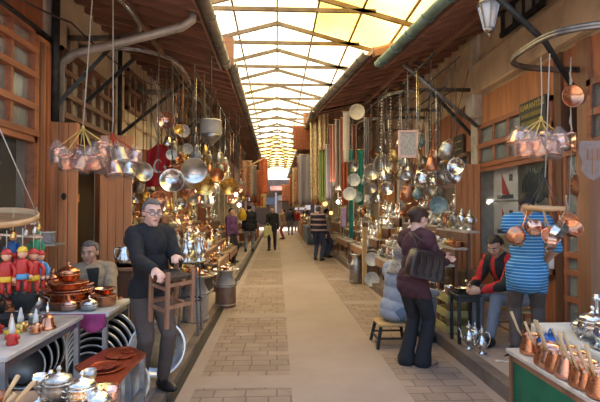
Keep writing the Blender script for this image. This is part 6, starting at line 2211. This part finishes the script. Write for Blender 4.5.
MB().tube([(-0.1, 0, 0.2), (0, 0, 0.5), (0.1, 0, 0.2)], 0.004, 'string_white', 4).tube([(0, 0, 0.5), (0, 0, 3.66 - mp.z)], 0.004, 'string_white', 4).build('string', fm_)
# beaded strings
for k, px in enumerate((382, 391, 400, 409, 419, 431)):
    a = P(px, 100 - k * 1.8, 7.95 + 0.02 * k)
    b = P(px - 1, 176 + 4 * (k % 2), 7.95 + 0.02 * k)
    mb = MB()
    n = 26
    for i in range(n):
        c = a.lerp(b, i / (n - 1))
        s = 0.012 + 0.006 * ((i * 7) % 3)
        mb.ell(c, (s, s, 0.02), 'string_white', None, 6, 4)
    tag(mb.build('hanging_bead_string'), 'pale beaded string, %s from the ring rail tip' % ORD[k], 'bead string', 'beaded strings on the ring rail')
# teal cloth strips, scarves and carpets


def hcloth(name, label, px0, px1, py0, py1, Y, mat, folds=3, amp=0.04, taper=0.0, cat='scarf', sway=0.0, th=0.008, rz=0.0):
    a, b = P(px0, py0, Y), P(px1, py1, Y)
    c = Vector(((a.x + b.x) / 2, Y, a.z))
    w_, h_ = b.x - a.x, a.z - b.z
    o = thing(name, label, cat, c, (0, 0, rz))
    ph = px0 * 0.7
    MB().cloth(lambda u, v: ((u - 0.5) * w_ * (1 - taper * v) + sway * v, amp * math.sin(u * folds * 2 * PI + ph) * (0.4 + 0.6 * v), -h_ * v), folds * 8, 14, mat, th).build('cloth', o)
    MB().tube([(-w_ / 2 - 0.02, 0, 0.01), (w_ / 2 + 0.02, 0, 0.01)], 0.012, 'wood_pale', 6).build('hanger_rod', o)
    MB().tube([(0, 0, 0.01), (0, 0, max(0.05, min(4.1 - a.z, 1.2)))], 0.005, 'string_dark', 4).build('string', o)
    return o


hcloth('hanging_carpet', 'flat brown-red carpet hanging first into the alley from the eaves', 293, 312, 126, 150, 14.6, 'carpet_brown', 1, 0.012, 0, 'carpet', 0, 0.015)
hcloth('hanging_cloth', 'orange patterned cloth bunched above the brown-red carpet', 303, 318, 113, 125, 13.9, 'cloth_multi', 2, 0.05, 0, 'cloth')
hcloth('hanging_cloth', 'cream cloth with golden pattern hanging beside the brown-red carpet', 310, 320, 121, 200, 13.3, 'cloth_cream', 2, 0.05, 0.1, 'cloth')
hcloth('hanging_cloth', 'cream and brown printed cloth gathered at the top of the scarf row', 318, 329, 109, 150, 12.6, 'cloth_cream', 2, 0.06, 0.3, 'cloth')
hcloth('hanging_scarf', 'green and yellow striped scarf hanging low in the scarf row', 319, 325, 150, 202, 12.7, 'scarf_green', 2, 0.03, 0.0)
hcloth('hanging_scarf', 'blue-grey striped scarf hanging behind the green scarf', 325, 333, 145, 198, 12.3, 'scarf_blue', 2, 0.03, 0.1)
hcloth('hanging_scarf', 'red and pink striped scarf in the middle of the scarf row', 329, 337, 125, 182, 11.8, 'scarf_red', 2, 0.04, 0.1)
hcloth('hanging_scarf', 'grey-brown striped scarf beside the red and pink one', 335, 343, 120, 190, 11.3, 'scarf_grey_w', 2, 0.04, 0.1)
hcloth('hanging_scarf', 'rust red scarf next to the cream board', 341, 349, 118, 205, 10.7, 'carpet_red', 2, 0.04, 0.2)
hcloth('hanging_cloth', 'narrow cream cloth panel beside the round embroidered disc', 343, 350, 112, 162, 10.2, 'lace_white', 1, 0.01, 0.0, 'cloth')
hcloth('hanging_cloth', 'teal cloth strip behind the white plates, alley side', 349, 353, 150, 238, 9.7, 'teal_cloth', 1, 0.02, 0, 'cloth')
hcloth('hanging_cloth', 'teal cloth strip behind the white plates, stall side', 358, 363, 150, 205, 9.75, 'teal_cloth', 1, 0.02, 0, 'cloth')
hcloth('hanging_cloth', 'lilac cloth hanging below the white plates', 341, 347, 208, 227, 9.6, 'lilac_cloth', 1, 0.02, 0, 'cloth')
hcloth('hanging_cloth', 'orange and brown patterned cloth at the foot of the scarf row', 311, 321, 150, 205, 14.9, 'cloth_multi', 2, 0.05, 0, 'cloth')
hcloth('hanging_scarf', 'slate blue scarf hanging from the eaves beside the disc', 364, 369, 118, 165, 9.9, 'scarf_blue', 2, 0.02, 0)
hcloth('hanging_scarf', 'dark red scarf behind the round embroidered disc', 351, 358, 125, 160, 10.9, 'scarf_red', 2, 0.03, 0)

# far end awning and shop sign shapes
for x, lb in ((-2.6, 'rust red shop awning across the far end, first section'), (1.1, 'rust red shop awning across the far end, middle section'), (4.6, 'rust red shop awning across the far end, last section')):
    aw = thing('hanging_shop_awning', lb, 'awning', (x, 44.9, 3.2))
    MB().cloth(lambda u, v: ((u - 0.5) * 3.5, -1.1 * v, 0.75 - 0.6 * v), 4, 4, 'far_awning', 0.03).build('canvas', aw)
    for s in (-1, 1):
        MB().bar((s * 1.7, 0, 0.75), (s * 1.7, -1.1, 0.14), 0.04, 0.04, 'iron').build('arm', aw)

# ================================================================== far part of the alley
def tx(x, y, w_, z0, z1, mat, label, name='hanging_cloth', cat='cloth', rz=0.0, amp=0.05):
    o = thing(name, label, cat, (x, y, z1), (0, 0, rz))
    ph = y * 1.7
    MB().cloth(lambda u, v: ((u - 0.5) * w_, amp * math.sin(u * 11 + ph) * (0.4 + 0.6 * v), -(z1 - z0) * v), 14, 8, mat, 0.01).build('cloth', o)
    MB().tube([(-w_ / 2 - 0.03, 0, 0.012), (w_ / 2 + 0.03, 0, 0.012)], 0.014, 'wood_pale', 6).build('hanger_rod', o)
    MB().tube([(0, 0, 0.012), (0, 0, 4.08 - z1)], 0.006, 'string_dark', 4).build('string', o)


FT = [(0.98, 16.2, 0.5, 1.75, 3.5, 'scarf_blue', 'grey-blue striped cloth, first of the far cloths beyond the scarf row'), (1.02, 17.6, 0.55, 1.9, 3.6, 'carpet_red', 'rust red cloth, second of the far cloths beyond the scarf row'),
      (0.95, 19.2, 0.5, 1.8, 3.3, 'cloth_multi', 'orange patterned cloth, third of the far cloths beyond the scarf row'), (1.0, 21.5, 0.6, 1.7, 3.5, 'cloth_cream', 'cream cloth, fourth of the far cloths beyond the scarf row'),
      (0.98, 24.5, 0.6, 1.8, 3.4, 'carpet_brown', 'brown carpet, fifth of the far cloths beyond the scarf row'), (1.0, 28.0, 0.6, 1.8, 3.4, 'scarf_red', 'red striped cloth, last of the far cloths beyond the scarf row'),
      (-1.05, 15.6, 0.4, 2.0, 3.2, 'cloth_multi', 'orange patterned cloth over the dark jacket stand'), (-1.0, 18.2, 0.4, 2.1, 3.3, 'scarf_grey_w', 'grey-brown striped cloth beyond the dark jacket stand'),
      (-0.95, 20.5, 0.45, 1.9, 3.3, 'carpet_brown', 'brown cloth hanging beyond the orange carpet, nearer one of two'.replace('nearer', 'first')), (-0.95, 24.0, 0.5, 1.8, 3.3, 'carpet_red', 'rust red cloth hanging beyond the orange carpet, second of two'),
      (-0.95, 28.5, 0.6, 1.7, 3.2, 'cloth_cream', 'cream cloth hanging far behind the orange carpet'), (0.6, 33.5, 0.5, 2.2, 3.4, 'scarf_red', 'red striped cloth hanging over the alley near its far end')]
for a in FT:
    tx(*a)
for k, (x0, x1, y0, y1, z, mt, lb) in enumerate(((1.35, 2.4, 21.0, 25.0, 0.8, 'goods_blue', 'table under blue cloth behind the striped jumper stand'), (-2.2, -1.0, 23.0, 27.0, 0.8, 'carpet_brown', 'table under brown cloth beyond the orange carpet stand'),
                                                  (1.4, 2.4, 27.0, 31.0, 0.85, 'cloth_multi', 'table under patterned cloth far along the scarf side'))):
    b = thing('covered_table', lb, 'table', ((x0 + x1) / 2, (y0 + y1) / 2, 0))
    MB().box((0, 0, z - 0.02), (x1 - x0, y1 - y0, 0.04), mt).build('tabletop', b)
    MB().box((0, 0, (z - 0.04) / 2 + 0.02), (x1 - x0 - 0.04, y1 - y0 - 0.04, z - 0.08), mt).build('cover', b)
    row(['lidded_bowl', 'urn', 'jug', 'vase'], WARM, (x0 + 0.25 if x0 > 0 else x1 - 0.25, y0 + 0.1, z), (x0 + 0.25 if x0 > 0 else x1 - 0.25, y1 - 0.1, z), 'on the %s' % lb.split(' beyond')[0].split(' behind')[0].split(' far')[0], 'goods on the far tables', 120 + k, scale=(1.0, 1.4), gap=0.25, single=True, limit=8)
# shop fronts of the far end
for k, (x, z, w_, h_, mt, lb) in enumerate(((2.45, 2.35, 1.5, 1.5, 'sign_white', 'bright white sign on the far shop fronts behind the person in dark coat'), (0.55, 2.75, 1.0, 0.5, 'far_sign', 'pale blue sign over the far shop fronts'),
                                            (-0.6, 2.45, 0.8, 0.7, 'goods_blue', 'dark blue sign on the far shop fronts near the alley centre'), (-2.2, 2.7, 1.0, 0.5, 'sign_white', 'white sign on the far shop fronts, on the carpet side'))):
    s = thing('shop_sign', lb, 'sign', (x, 44.6, z))
    MB().box((0, 0, 0), (w_, 0.06, h_), mt).build('board', s)
    MB().box((0, 0.15, h_ / 2 - 0.05), (0.06, 0.4, 0.05), 'iron').build('bracket', s)
for k, x in enumerate((-2.9, -0.1, 2.0, 3.6)):
    tag(MB().box((x, 43.6, 1.6), (0.16, 0.16, 3.2), 'far_sign' if k % 2 else 'wood_brown').build('street_post'), ['brown wooden post before the far shops on the carpet side', 'pale post before the far shops near the alley centre', 'brown wooden post beside the bright white far sign', 'pale post before the far shops on the scarf side'][k], 'post')
